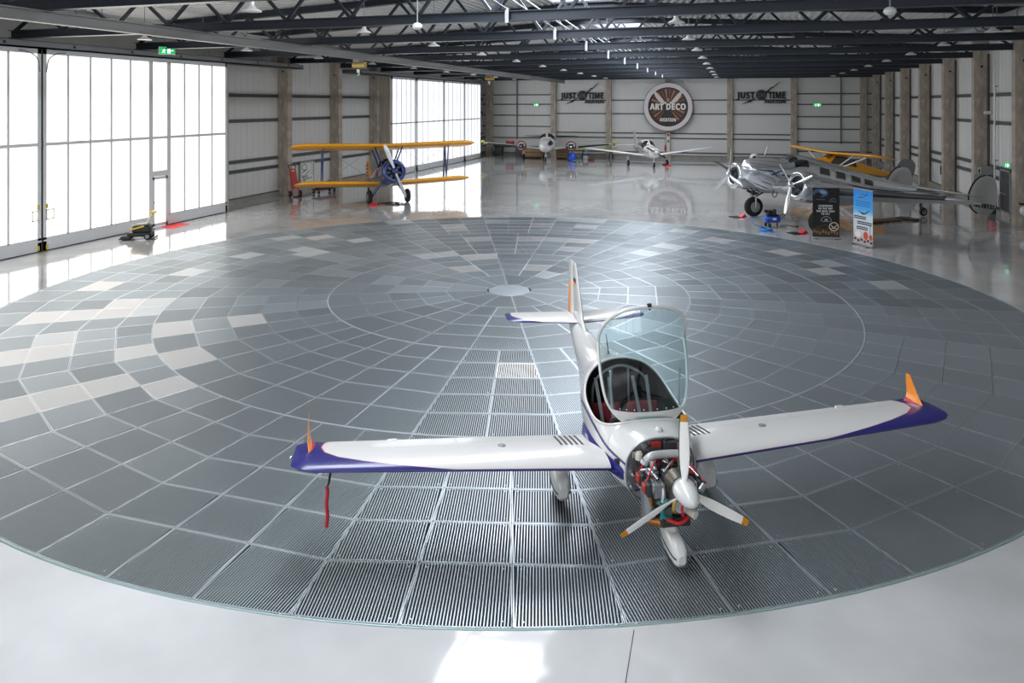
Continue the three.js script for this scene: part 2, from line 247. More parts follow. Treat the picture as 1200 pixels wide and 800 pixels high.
{
  const wr = struct('wall_right', 'long light grey clad wall with dark girts behind concrete columns', 'wall');
  colZ.forEach((z, k) => { if (k < 13) cladBay(wr, 'x', XRW, -1, z, Math.min(z + 5.5, ZF), GIRTS, EAVE); }); cladBay(wr, 'x', XRW, -1, ZB, -68.5, GIRTS, EAVE); cladBay(wr, 'x', XRW, -1, 3, ZF, GIRTS, EAVE);
  for (let k = 0; k < 13; k++) part(wr, 'wall_post', span(XRW - 0.2, XRW - 0.1, 0.3, 7.6, colZ[k] + 0.5, colZ[k] + 0.6), mat(0x4a4340, 0.6), 'dark upright post on the wall');
  const wl = struct('wall_left', 'light grey clad wall between the two big hangar doors', 'wall');
  for (const [a, b] of [[-35.5, -29.2], [-41, -35.5], [-46.4, -41], [-70, -65.4]]) cladBay(wl, 'x', XLW, 1, b, a, GIRTS, EAVE);
  part(wl, 'lintel', span(XLW - 0.2, XLW, 7.05, EAVE, -29.2, ZF), M_clad); part(wl, 'lintel', span(XLW - 0.2, XLW, 7.05, EAVE, -65.4, -46.4), M_clad);
  part(wl, 'cladding_panel', span(XLW - 0.2, XLW, 0, 7.05, -9.6, ZF), M_clad);
  part(wl, 'return_wall', [span(XLW - 0.1, XL + 0.02, 0, 7.1, -29.3, -29.2), span(XLW - 0.1, XL + 0.02, 0, 7.1, -46.4, -46.3), span(XLW - 0.1, XL, 0, 7.1, -65.4, -65.3), span(XLW - 0.1, XL, 0, 7.1, -9.68, -9.55)], M_conc);
  const wb = struct('wall_back', 'light grey clad back wall carrying the round sign', 'wall');
  const bx = [XLW, -17.2, -11.7, -6.1, -0.5, 5.0, XRW];
  for (let k = 0; k < 6; k++) cladBay(wb, 'z', ZB, 1, bx[k], bx[k + 1], k === 0 || k === 5 ? [0.9, 1.75, 2.9, 4.0, 5.1, 6.05] : [0.55, 1.9, 2.35, 4.2, 5.5], EAVE + 0.5, 0.055);
  part(wb, 'gable', extrude([[XLW, EAVE + 0.3], [XRW, EAVE + 0.3], [XRW, EAVE + 0.05], [XM, RIDGE + 0.02], [XLW, EAVE + 0.05]].slice(0, 5), 0.2).translate(0, 0, ZB - 0.2), M_clad);
  for (const x of [-21.0, 8.9]) part(wb, 'down_pipe', span(x - 0.05, x + 0.05, 1.6, EAVE, ZB + 0.1, ZB + 0.2), M_girt, 'dark vertical post on the back wall');
  const wf = struct('wall_front', 'plain light grey wall closing the hangar behind the camera', 'wall');
  part(wf, 'cladding_panel', [span(XLW, XRW, 0, 3.9, ZF, ZF + 0.2), span(XLW, XRW, 7.3, RIDGE + 0.1, ZF, ZF + 0.2)], M_clad);
  { const w2 = struct('window_2', 'unseen glazed band added behind the camera as fill light', 'window'), gm = mat(0xf4f7fa, 0.4, 0, { emissive: 0xf8faff, emissiveIntensity: GLOW.door }); for (let k = 0; k < 6; k++) part(w2, 'window_pane', span(XM - 14.5 + 5.8 * k - 2.7, XM - 14.5 + 5.8 * k + 2.7, 3.9, 7.3, ZF + 0.02, ZF + 0.08), gm); for (let k = 0; k < 7; k++) part(w2, 'window_post', span(XM - 17.4 + 5.8 * k - 0.2, XM - 17.4 + 5.8 * k + 0.2, 3.9, 7.3, ZF - 0.02, ZF + 0.2), M_clad); part(w2, 'window_end', [span(XLW, XM - 17.3, 3.9, 7.3, ZF, ZF + 0.2), span(XM + 17.3, XRW, 3.9, 7.3, ZF, ZF + 0.2)], M_clad); }  // glowing panes added out of view to fill camera-facing surfaces
  const colGeo = rbox(0.68, 8.4, 0.42, [0, 4.2, 0], null, 0.02), hole = rod([0, 0, 0.205], [0, 0, 0.216], 0.06, 0.06, 10), dark = mat(0x1b1a19, 0.9);
  const protoR = thing('concrete_column', 'tall brown-grey concrete column standing along the right wall', 'column', [XRC + 0.34, 0, colZ[0]], 0, 'columns along the right wall');
  part(protoR, 'shaft', uvMetres(colGeo.clone(), 'z', 0.4), M_conc); part(protoR, 'bolt_hole', hole.clone().translate(0, 7.0, 0), dark);
  for (let k = 1; k < 13; k++) copy(protoR, [XRC + 0.34, 0, colZ[k]]);
  const protoL = copy(protoR, [XLW + 0.34, 0, -35.5]); protoL.userData.label = 'tall concrete column on the left wall between the hangar doors'; protoL.userData.group = 'columns between the two hangar doors';
  for (const z of [-41, -46.2]) copy(protoL, [XLW + 0.34, 0, z]);
  const cb = copy(protoR, [XLW + 0.34, 0, -66.6]); cb.userData.label = 'concrete column in the far left corner beyond the doors'; cb.userData.group = 'far corner columns'; copy(cb, [XLW + 0.9, 0, -69.6]);
  const gp = thing('back_wall_column', 'slim concrete column standing against the back wall', 'column', [-17.2, 0, ZB + 0.2], 0, 'columns on the back wall');
  part(gp, 'shaft', uvMetres(rbox(0.5, 8.8, 0.4, [0, 4.4, 0], null, 0.02), 'z', 0.4), M_conc);
  for (const x of [-11.7, -6.1, -0.5, 5.0, 10.7]) copy(gp, [x, 0, ZB + 0.2]);
}
// ---------------------------------------------------------------- roof: ribbed deck, skylight, trusses
{
  const cl = struct('ceiling', 'pale ribbed metal roof deck above the trusses', 'ceiling');
  const deck = mat(new THREE.Color(0.74, 0.73, 0.71), 0.5, 0.1), p = 0.3, rib = 0.09;
  for (const [x0, x1] of [[XLW - 0.2, XM - 1.25], [XM + 1.25, XRW + 0.2]]) {
    const pts = []; for (let x = x0; x < x1; x += p) { const y = roofY(x); pts.push([x, y], [x + 0.11, y], [x + 0.14, y + rib], [x + 0.26, y + rib]); } pts.push([x1, roofY(x1)]);
    const top = [[x1, RIDGE + 0.3], [x0, RIDGE + 0.3]]; part(cl, 'roof_deck', extrude([...pts, ...top], ZF - ZB).translate(0, 0, ZB), deck);
  }
  part(cl, 'roof_cap', [span(XM - 1.3, XM + 1.3, RIDGE, RIDGE + 0.3, 3, ZF), span(XM - 1.3, XM + 1.3, RIDGE, RIDGE + 0.3, ZB, -62.9)], deck);
  const sk = struct('window_1', 'bright skylight strip along the ridge of the roof', 'skylight'), glow = mat(0xf4f7fa, 0.4, 0, { emissive: 0xf2f7ff, emissiveIntensity: GLOW.sky }), fr = mat(0x8d9499, 0.5, 0.4);
  for (let k = 0; k < 12; k++) { const z = 0.25 - 5.5 * k; for (const dz of [-1.25, 1.25]) part(sk, 'window_pane', span(XM - 1.22, XM + 1.22, RIDGE + 0.02, RIDGE + 0.06, z + dz - 1.2, z + dz + 1.2), glow); part(sk, 'window_frame', [span(XM - 1.25, XM + 1.25, RIDGE - 0.06, RIDGE + 0.1, z - 0.05, z + 0.05), span(XM - 1.25, XM + 1.25, RIDGE - 0.06, RIDGE + 0.1, z - 2.8, z - 2.45)], fr); }
  const steel = mat(new THREE.Color(0.03, 0.038, 0.05), 0.38, 0.4), xa = XLW + 0.66, xb = XRC;
  const chordShape = (h, w, t) => [[-w / 2, 0], [w / 2, 0], [w / 2, t], [t / 2, t], [t / 2, h - t], [w / 2, h - t], [w / 2, h], [-w / 2, h], [-w / 2, h - t], [-t / 2, h - t], [-t / 2, t], [-w / 2, t]];
  const low = extrude(chordShape(0.28, 0.26, 0.025), xb - xa).rotateY(Math.PI / 2).translate(xa, CHORD, 0);
  const topL = Math.hypot(XM - xa, roofY(XM) - roofY(xa)), ang = Math.atan2(roofY(XM) - roofY(xa), XM - xa), topR = Math.hypot(xb - XM, roofY(XM) - roofY(xb));
  const up = J([extrude(chordShape(0.24, 0.26, 0.025), topL).rotateY(Math.PI / 2).rotateZ(ang).translate(xa, roofY(xa) - 0.26, 0), extrude(chordShape(0.24, 0.26, 0.025), topR).rotateY(Math.PI / 2).rotateZ(-ang).translate(XM, roofY(XM) - 0.26, 0)]);
  const proto = thing('roof_truss', 'dark blue-grey steel roof truss spanning the hangar', 'truss', [0, 0, colZ[0]], 0, 'roof trusses');
  part(proto, 'bottom_chord', low, steel); part(proto, 'top_chord', up, steel);
  const n = 16; for (let k = 0; k < n; k++) { const x0 = xa + 0.15 + (xb - xa - 0.3) * k / n, x1 = xa + 0.15 + (xb - xa - 0.3) * (k + 1) / n, xm = (x0 + x1) / 2; for (const [a, b] of [[x0, xm], [x1, xm]]) part(proto, 'diagonal', bar([a, CHORD + 0.25, 0], [b, roofY(b) - 0.22, 0], 0.09, 0.09), steel); }
  for (let k = 1; k < 13; k++) copy(proto, [0, 0, colZ[k]]);
  // runway beam under the trusses, heater ducts, ties
  const rb = thing('runway_beam', 'long grey steel runway beam hung under the trusses', 'beam');
  part(rb, 'beam', extrude(chordShape(0.3, 0.2, 0.03), 77).translate(-16, 7.14, -69.4), mat(new THREE.Color(0.30, 0.295, 0.285), 0.5, 0.2));
  part(rb, 'hanger', colZ.slice(0, 13).map((z) => span(-16.05, -15.95, 7.4, 7.5, z - 0.06, z + 0.06)), steel);
  const duct = mat(0xa9adaf, 0.4, 0.4);
  for (const [x, l] of [[-20.5, 'pale round heating duct under the roof by the left doors'], [8.7, 'pale round heating duct under the roof by the right wall']]) { const d = thing('heating_duct', l, 'duct'); part(d, 'pipe', rod([x, 8.05, -13], [x, 8.05, -36], 0.2, 0.2, 18), duct); part(d, 'collar', steps(-14, -35, 5).map((z) => rod([x, 8.05, z - 0.04], [x, 8.05, z + 0.04], 0.225, 0.225, 18)), fr); part(d, 'strap', steps(-14.5, -34, 4).map((z) => rod([x, 8.2, z], [x, roofY(x) - 0.01, z], 0.012)), fr); }
  const tieM = mat(0xa7adb2, 0.4, 0.5);
  const tie = thing('roof_tie', 'thin pale steel tie strung between neighbouring roof trusses', 'tie', [0, 0, 0], 0, 'ties between the trusses');
  part(tie, 'rod', rod([XM - 1.3, RIDGE - 0.4, -13.5], [XM + 0.1, CHORD + 0.3, -18.95], 0.03), tieM); part(tie, 'bracket', span(XM + 0.05, XM + 0.15, CHORD - 0.06, CHORD + 0.34, -18.87, -18.81), tieM);
  for (let k = 1; k < 9; k++) copy(tie, [0, 0, -5.5 * k]);
}
// ---------------------------------------------------------------- hangar doors of translucent panes
{
  const fr = mat(0xdcdee0, 0.45, 0.1), dark = mat(0x2b2d30, 0.6), paneN = mat(0xf8f6f2, 0.5, 0, { emissive: 0xfffaf2, emissiveIntensity: GLOW.door }), paneF = mat(0xf3f6f8, 0.5, 0, { emissive: 0xf4f7fa, emissiveIntensity: GLOW.door * 0.93 });
  const X0 = XL - 0.06, X1 = XL + 0.06;
  function leaf(d, z0, z1, bars, posts, pm, wicket) {   // z0 > z1
    const fw = 0.13, ys = [[0.48, 3.71], [3.8, 6.93]];
    part(d, 'door_frame', [span(X0, X1, 0.03, 7.1, z0, z0 - fw), span(X0, X1, 0.03, 7.1, z1 + fw, z1), span(X0, X1, 6.93, 7.1, z0, z1)], fr);
    const segs = wicket ? [[z0, wicket[0]], [wicket[1], z1]] : [[z0, z1]];
    for (const [a, b] of segs) { part(d, 'kick_panel', [span(X0, X1, 0.03, 0.48, a, b), span(X1, X1 + 0.02, 0.34, 0.4, a, b)], fr); part(d, 'bottom_seal', span(X0 + 0.02, X1 - 0.02, 0, 0.03, a, b), dark); }
    const zs = [z0 - fw, ...bars, z1 + fw];
    part(d, 'transom', span(X0, X1 + 0.01, 3.7, 3.81, z0, z1), fr);
    for (let i = 0; i < zs.length - 1; i++) for (const [y0, y1] of ys) {
      const mid = (zs[i] + zs[i + 1]) / 2; if (wicket && mid < wicket[0] && mid > wicket[1] && y0 < 1) { part(d, 'window_pane', span(XL - 0.02, XL + 0.02, 2.36, y1, zs[i], zs[i + 1]), pm); continue; }
      part(d, 'window_pane', span(XL - 0.02, XL + 0.02, y0, y1, zs[i], zs[i + 1]), pm);
    }
    for (const b of bars) { const w = posts.includes(b) ? 0.1 : 0.036; part(d, posts.includes(b) ? 'post' : 'mullion', span(X0, X1, 0.45, 6.95, b - w, b + w), fr); }
  }
  const d1 = struct('door_1', 'near sliding hangar door of tall bright translucent panes with wicket door', 'door');
  leaf(d1, -19.5, -29.15, [-20.5, -21.46, -22.42, -23.35, -24.42, -25.42, -26.35, -27.25, -28.1], [-24.42, -25.42], paneN, [-24.5, -25.34]);
  const wk = sub(d1, 'wicket_door');
  part(wk, 'leaf_frame', [span(X0, X1 + 0.01, 0.04, 2.1, -24.5, -24.6), span(X0, X1 + 0.01, 0.04, 2.1, -25.24, -25.34), span(X0, X1 + 0.01, 2.0, 2.1, -24.5, -25.34), span(X0, X1 + 0.01, 0.04, 0.16, -24.5, -25.34), span(X0, X1 + 0.03, 2.14, 2.36, -24.5, -25.34)], fr);
  part(wk, 'window_pane', span(XL - 0.02, XL + 0.02, 0.16, 2.0, -24.6, -25.24), paneN); part(wk, 'handle', [rod([X1 + 0.05, 1.05, -24.56], [X1 + 0.05, 1.05, -24.68], 0.012), rod([X1, 1.05, -24.56], [X1 + 0.05, 1.05, -24.56], 0.012)], dark);
  const d2 = struct('door_2', 'sliding hangar door leaf of translucent panes nearest the gallery', 'door');
  leaf(d2, -9.7, -19.42, [-10.7, -11.6, -12.5, -13.5, -14.5, -15.4, -16.3, -17.2, -18.22], [-13.5], paneN);
  part(d2, 'edge_seal', span(X0 + 0.02, X1 - 0.015, 0, 7.1, -19.5, -19.42), dark, 'dark rubber seal between the door leaves');
  const hm = mat(0xd9d4c8, 0.5), ym = mat(0xc9b52a, 0.5);
  for (const [d, z, s] of [[d1, -19.6, -1], [d2, -19.36, 1]]) { part(d, 'handle_guard', [span(X1, X1 + 0.05, 1.1, 1.13, z, z + s * 0.3), span(X1, X1 + 0.05, 1.43, 1.46, z, z + s * 0.3), span(X1, X1 + 0.05, 1.1, 1.46, z + s * 0.28, z + s * 0.3), span(X1, X1 + 0.05, 1.1, 1.46, z, z + s * 0.02)], hm); part(d, 'marking', [span(X1, X1 + 0.004, 1.5, 1.66, z, z + s * 0.09), span(X1, X1 + 0.004, 0.06, 0.22, z, z + s * 0.09)], ym); }
  const pm = mat(0x6d7073, 0.5, 0.4);
  for (const s of [-1, 1]) part(s < 0 ? d1 : d2, 'cable_loop', tube([[X1 + 0.04, 7.02, -19.46 + s * 0.9], [X1 + 0.05, 6.95, -19.46 + s * 0.5], [X1 + 0.05, 6.75, -19.46 + s * 0.22], [X1 + 0.04, 6.3, -19.46 + s * 0.13]], 0.018, 16, 6), pm);
  const d4 = struct('door_3', 'far sliding hangar door of tall bright translucent panes', 'door');
  const L = [[-46.55, -50.5], [-50.8, -56.1], [-56.25, -60.9], [-61.05, -65.3]];
  for (const [a, b] of L) leaf(d4, a, b, [1, 2, 3, 4].map((k) => a + (b - a) * k / 5), [], paneF);
  const t1 = struct('trim_1', 'grey door track running along the left wall', 'trim');
  part(t1, 'track', [span(XL - 0.5, XL + 0.16, 7.1, 7.16, -35.4, ZF), span(XL + 0.1, XL + 0.16, 7.1, 7.34, -35.4, ZF), span(XL - 0.5, XL + 0.16, 7.1, 7.16, -66, -42), span(XL + 0.1, XL + 0.16, 7.1, 7.34, -66, -42)], mat(0x85878a, 0.5, 0.3));
  part(t1, 'header', [span(XLW, XL - 0.1, 7.16, 7.4, -35.4, ZF), span(XLW, XL - 0.1, 7.16, 7.4, -66, -42)], M_girt);
  part(t1, 'bolt', steps(-10, -34, 9).map((z) => rod([XL + 0.16, 7.25, z], [XL + 0.18, 7.25, z], 0.05, 0.05, 8)), dark);
}
// ---------------------------------------------------------------- white and blue two-seater on the turntable
const M_white = phys(0xd4d4d2, 0.2, 0, { clearcoat: 0.8, clearcoatRoughness: 0.05 }), M_blue = phys(0x23236e, 0.2, 0, { clearcoat: 0.8, clearcoatRoughness: 0.05 }), M_black = mat(0x161719, 0.5), M_tyre = mat(0x1c1c1d, 0.85), M_chrome = mat(0xc8ccd0, 0.15, 0.95), M_alu = mat(0xb4b7ba, 0.35, 0.85), M_orange = phys(0xf28c14, 0.3, 0, { clearcoat: 0.5 }), M_red = mat(0xc2222c, 0.5), M_dark = mat(0x2b2d2f, 0.7), M_grey = mat(0x85888b, 0.5, 0.2);
function dense(st, n) { const out = []; for (let i = 0; i <= n; i++) { const u = i / n * (st.length - 1), k = Math.min(st.length - 2, Math.floor(u)), f = u - k; out.push(st[k].map((v, j) => v + (st[k + 1][j] - v) * f)); } return out; }
function spread(st, n) { const x0 = st[0][0], x1 = st[st.length - 1][0]; return Array.from({ length: n + 1 }, (_, i) => { const x = x0 + (x1 - x0) * i / n; let k = 0; while (k < st.length - 2 && Math.abs(x - x0) > Math.abs(st[k + 1][0] - x0)) k++; const f = (x - st[k][0]) / (st[k + 1][0] - st[k][0]); return st[k].map((v, j) => v + (st[k + 1][j] - v) * f); }); }
const tyre = (r, w, p) => put(lathe([[r * 0.55, -w / 2], [r * 0.85, -w / 2], [r * 0.97, -w * 0.3], [r, 0], [r * 0.97, w * 0.3], [r * 0.85, w / 2], [r * 0.55, w / 2]], 28), null).rotateZ(Math.PI / 2).translate(...p);
const hubcap = (r, w, p) => rod([p[0] - w / 2, p[1], p[2]], [p[0] + w / 2, p[1], p[2]], r * 0.56, r * 0.56, 20);
{
  const A = thing('light_aircraft', 'white two-seat low-wing aircraft with blue trim, open canopy and uncovered engine on turntable', 'aircraft', [-1.34, 0, -9.81], R(25.3));
  const T = [[1.14, 0.43, 1.22, 0.45, 2.5], [0.75, 0.55, 1.27, 0.47, 2.7], [0.4, 0.61, 1.46, 0.46, 2.6], [-0.1, 0.62, 1.6, 0.44, 2.5], [-0.5, 0.58, 1.6, 0.44, 2.4], [-1.0, 0.46, 1.5, 0.46, 2.3], [-1.8, 0.3, 1.37, 0.66, 2.2], [-2.6, 0.19, 1.33, 0.86, 2.1], [-3.4, 0.09, 1.36, 1.06, 2], [-3.72, 0.03, 1.36, 1.16, 2]];
  const at = (z, a, k = 1) => { const [w, yt, yb, e] = lerpTable(T, z), m = (yt + yb) / 2, h = (yt - yb) / 2; return [k * w * sp(Math.sin(a), e), m + k * h * sp(Math.cos(a), e), z]; };   // a from the top, + to the right in the picture
  const ZO = [-0.52, 0.76], open = (z) => { const t = 2 * (z - ZO[0]) / (ZO[1] - ZO[0]) - 1; return Math.abs(t) >= 1 ? 0 : R(77) * (1 - Math.abs(t) ** 2.8) ** (1 / 2.2); };
  const zs = [...steps(-3.72, -0.56, 26), ...steps(-0.52, -0.3, 12), ...steps(-0.26, 0.5, 14), ...steps(0.54, 0.76, 12), ...steps(0.8, 1.14, 8)];
  const shell = (k, z0, z1) => zs.filter((z) => z >= z0 && z <= z1).map((z) => { const s = open(z), r = []; for (let i = 0; i <= 40; i++) r.push(at(z, s + (2 * Math.PI - 2 * s) * i / 40, k)); return r; });
  part(A, 'fuselage', loft(shell(1, -4, 2), { closed: false, capA: false, capB: false }), M_white);
  part(A, 'cockpit_liner', loft(shell(0.955, -1.3, 1.0), { closed: false, capA: true, capB: true }), mat(0x26282a, 0.85), 'dark grey cockpit lining');
  const rim = []; for (const z of steps(ZO[0] + 0.002, ZO[1] - 0.002, 48)) rim.push(at(z, open(z))); for (const z of steps(ZO[1] - 0.002, ZO[0] + 0.002, 48)) rim.push(at(z, -open(z)));
  part(A, 'cockpit_rim', tube(rim, 0.016, 160, 6, true), M_white);
  // blue trim lying on the skin
  const patch = (a0, a1, z0, z1, n = 30, k = 1.006) => loft(steps(z0, z1, n).map((z, i) => { const f = i / n, p = typeof a0 === 'function' ? a0(f) : a0, q = typeof a1 === 'function' ? a1(f) : a1; return steps(p, q, 4).map((a) => at(z, a, k)); }), { closed: false, capA: false, capB: false });
  for (const s of [-1, 1]) {
    part(A, 'blue_stripe', patch((f) => s * R(92 - 13 * f), (f) => s * R(95 - 12 * f), -3.4, 1.13, 40), M_blue);
    part(A, 'air_duct', patch((f) => s * R(86 - 5 * f), (f) => s * R(88 + 4 * f), 0.92, 1.02, 6, 1.008), M_black, 'black triangular air inlet');
    // wing root fairing
    part(A, 'root_fairing', loft(steps(-0.25, 1.12, 48).map((z) => { const f = Math.sin(Math.PI * (z + 0.25) / 1.37) ** 0.5, [w, , yb] = lerpTable(T, z); return [[s * w * 0.93, 0.9, z], [s * (w * 0.99 + 0.06 * f), 0.82 + 0.03 * f, z], [s * (w * 0.93 + 0.15 * f), 0.75, z], [s * w * 0.75, 0.6, z]]; }), { closed: false, capA: false, capB: false }), M_blue, 'blue wing root fairing');
  }
  // wings
  const wingPaint = canvasTex(1024, 1024, (g, w, h) => {
    g.fillStyle = '#d2d2d0'; g.fillRect(0, 0, w, h);
    const U = (c) => (0.5 - 0.5 * c ** (1 / 1.7)) * w, Y = (v) => (1 - v) * h;
    const edge = [[0, 0.004], [0.5, 0.006], [0.56, 0.02], [0.68, 0.08], [0.78, 0.17], [0.86, 0.3], [0.905, 0.48], [0.92, 0.7], [0.915, 0.9], [0.905, 1]];
    g.beginPath(); g.moveTo(w * 0.62, Y(0)); edge.forEach(([v, c]) => g.lineTo(U(c), Y(v))); g.lineTo(0, Y(1)); g.lineTo(w, Y(1)); g.lineTo(w, Y(0.88)); g.lineTo(w * 0.62, Y(0.8)); g.closePath(); g.fillStyle = '#23236e'; g.fill();
    g.strokeStyle = '#c0606a'; g.lineWidth = 4; g.beginPath(); edge.forEach(([v, c], i) => i ? g.lineTo(U(c), Y(v)) : g.moveTo(U(c), Y(v))); g.stroke();
    g.strokeStyle = '#9a9c9e'; g.lineWidth = 2; g.beginPath(); g.moveTo(U(0.76), Y(0.05)); g.lineTo(U(0.74), Y(0.88)); g.stroke(); g.beginPath(); g.moveTo(U(0.76), Y(0.48)); g.lineTo(0, Y(0.48)); g.stroke();
  });
  const M_wing = phys(0xffffff, 0.3, 0, { map: wingPaint, clearcoat: 0.5, clearcoatRoughness: 0.08 });
  for (const s of [-1, 1]) {
    const yt = 1.0, st = [[s * 0.5, 0.8, 0.97, 1.02, 0.15, 0.03], [s * 4.0, yt, 0.86, 0.78, 0.14, 0.02], [s * 4.15, yt + 0.02, 0.83, 0.73, 0.13, 0.02], [s * 4.25, yt + 0.03, 0.74, 0.54, 0.08, 0.02]];
    const wg = part(A, 'wing', wing(spread(st, 40)), M_wing); wg.position.x = -0.08; wg.rotation.y = R(1.2);
    const up = (x, c, d = 0.004) => { const f = (Math.abs(x) - 0.5) / 3.5, q = st[0].map((v, j) => v + (st[1][j] - v) * f); let i = 0; while (i < 11 && FOIL[i + 1][0] > c) i++; const [c0, h0] = FOIL[i], [c1, h1] = FOIL[i + 1], h = h0 + (h1 - h0) * (c0 - c) / (c0 - c1); return [x, q[1] + h * q[4] * q[3] - c * q[3] * q[5] + d, q[2] - c * q[3]]; };
    for (let k = 0; k < (s < 0 ? 5 : 5); k++) { const x = s * (0.72 + 0.068 * k), ribbon = steps(0.52, 0.93, 6).map((c) => { const p = up(x - 0.035 * (c - 0.7), c); return [[p[0] - 0.014, p[1], p[2]], [p[0] + 0.014, p[1], p[2]]]; }); part(wg, 'walkway_strip', loft(ribbon, { closed: false, capA: false, capB: false }), M_black, 'black grip strip'); }
    { const p = up(s * 1.75, 0.55); part(wg, 'fuel_cap', [lathe([[0, 0.012], [0.03, 0.012], [0.04, 0]], 14, p), torus(0.045, 0.006, p, [Math.PI / 2, 0, 0], 16, 6)], M_grey); }
    part(wg, 'aileron_fairing', rbox(0.12, 0.03, 0.06, up(s * 3.1, 0.97, 0.0), null, 0.01), M_white);
    const wl = part(A, 'winglet', wing(dense([[s * 4.06, yt + 0.01, 0.56, 0.4, 0.1], [s * 4.1, yt + 0.12, 0.38, 0.24, 0.09], [s * 4.11, yt + 0.25, 0.27, 0.16, 0.08], [s * 4.11, yt + 0.37, 0.19, 0.08, 0.08]], 9), true), M_orange, 'orange winglet'); wl.position.x = -0.08; wl.rotation.y = R(1.2);
    part(wl, 'winglet_root', wing(dense([[s * 4.02, yt - 0.005, 0.54, 0.38, 0.12], [s * 4.07, yt + 0.05, 0.46, 0.3, 0.12]], 3), true), M_red, 'red winglet root');
    part(A, 'navigation_lamp', ball(0.022, [s * 4.27 - 0.08, yt + 0.02, 0.5 - s * 0.09], 1, 0.8, 1.6, 10), M_chrome);
  }
  part(A, 'pitot_tube', [rod([-3.86, 0.97, 0.8], [-3.88, 0.84, 0.9], 0.014), rod([-3.88, 0.84, 0.9], [-3.9, 0.8, 0.94], 0.012)], M_black);
  part(A, 'streamer', loft(steps(0.82, 0.36, 10).map((y, i) => { const d = 0.006 * Math.sin(i * 1.1); return [[-3.915 + d, y, 0.94], [-3.895 + d, y, 0.955], [-3.875 + d, y, 0.94], [-3.895 + d, y, 0.925]]; })), mat(0xb51d2c, 0.7), 'red cover streamer');
  // tail
  const fin = part(A, 'fin', wing(dense([[0, 1.26, -2.35, 1.1, 0.1], [0, 1.45, -2.72, 0.74, 0.11], [0, 1.9, -2.98, 0.55, 0.11], [0, 2.26, -3.2, 0.4, 0.1], [0, 2.33, -3.28, 0.3, 0.06]], 12), true), M_white);
  const rud = part(A, 'rudder', wing(dense([[0, 1.28, 0, 0.34, 0.14], [0, 1.9, 0, 0.3, 0.14], [0, 2.28, -0.02, 0.24, 0.12], [0, 2.33, -0.04, 0.18, 0.08]], 8), true), M_white); rud.position.set(0, 0, -3.47); rud.rotation.y = R(3);
  part(rud, 'rudder_panel', wing(dense([[0, 1.36, -0.1, 0.245, 0.22], [0, 1.9, -0.09, 0.225, 0.2]], 4), true), M_orange, 'orange rudder panel');
  ['#1d1a1c', '#b3202a', '#d9a520'].forEach((c, i) => part(fin, 'flag_stripe', span(-0.032, 0.032, 2.06 - 0.035 * i, 2.025 - 0.035 * i, -3.2, -3.34), mat(c, 0.5)));
  for (const s of [-1, 1]) part(A, 'tailplane', wing(spread([[s * 0.03, 1.34, -3.0, 0.74, 0.1, 0], [s * 1.05, 1.38, -3.07, 0.6, 0.09, 0], [s * 1.2, 1.385, -3.12, 0.5, 0.07, 0], [s * 1.25, 1.39, -3.2, 0.36, 0.04, 0]], 20)), M_wing);
  part(A, 'ventral_fin', wing(dense([[0, 1.1, -2.6, 0.8, 0.06], [0, 0.78, -3.0, 0.45, 0.05]], 3), true), M_white);
  // canopy, hinged at its front and swung up
  const can = sub(A, 'canopy', [0, 1.3, 0.72]); can.rotation.x = R(72);
  const CT = [[0, 0.33, 0.03], [0.08, 0.44, 0.1], [0.2, 0.525, 0.2], [0.45, 0.57, 0.34], [0.75, 0.57, 0.42], [1, 0.55, 0.45]];
  const cp = (v, u, k = 1) => { const [w, h] = lerpTable(CT, v), e = 2.5; return [k * w * sp(Math.cos(u), e), k * h * sp(Math.sin(u), e) - 0.03, 0.05 - 1.34 * v - (k - 1) * 0.1]; };
  const vEnd = (u) => 0.72 + 0.28 * Math.sin(u) ** 0.7, vSt = (u) => 0.05 - 0.09 * Math.sin(u), vv = (v, u) => vSt(u) + (vEnd(u) - vSt(u)) * v;
  const sheet = (v0, v1, k, n = 16) => loft(steps(v0, v1, n).map((v) => steps(0, Math.PI, 32).map((u) => cp(vv(v, u), u, k))), { closed: false, capA: false, capB: false });
  part(can, 'canopy_glass', sheet(0.0, 1, 1, 28), phys(new THREE.Color(0.70, 0.84, 0.85), 0.02, 0, { transmission: 1, thickness: 0, ior: 1.5 }), 'tinted canopy glazing');
  part(can, 'canopy_lip', sheet(-0.02, 0.11, 1.012, 6), M_white, 'white front canopy lip');
  part(can, 'canopy_frame', [tube(steps(0, Math.PI, 40).map((u) => cp(vEnd(u), u, 1.005)), 0.022, 80, 8), ...[0, Math.PI].map((u) => tube(steps(0, 0.72, 20).map((v) => cp(v, u, 1.005)), 0.019, 40, 8))], M_white);
  part(can, 'canopy_latch', [rbox(0.05, 0.05, 0.05, [0, 0.44, -1.31], null, 0.01), rod([0, 0.42, -1.3], [0.04, 0.32, -1.26], 0.012), rod([0, 0.45, -1.3], [0, 0.5, -1.3], 0.012)], M_black);
  for (const u of steps(0.7, 2.44, 7)) part(can, 'frame_screw', ball(0.01, cp(vv(0.13, u), u, 1.008), 1, 1, 1, 6), M_chrome);
  part(can, 'gas_strut', [rod([0.46, 0.02, -0.55], [0.44, -0.1, -0.1], 0.012), rod([-0.46, 0.02, -0.55], [-0.44, -0.1, -0.1], 0.012)], M_alu);
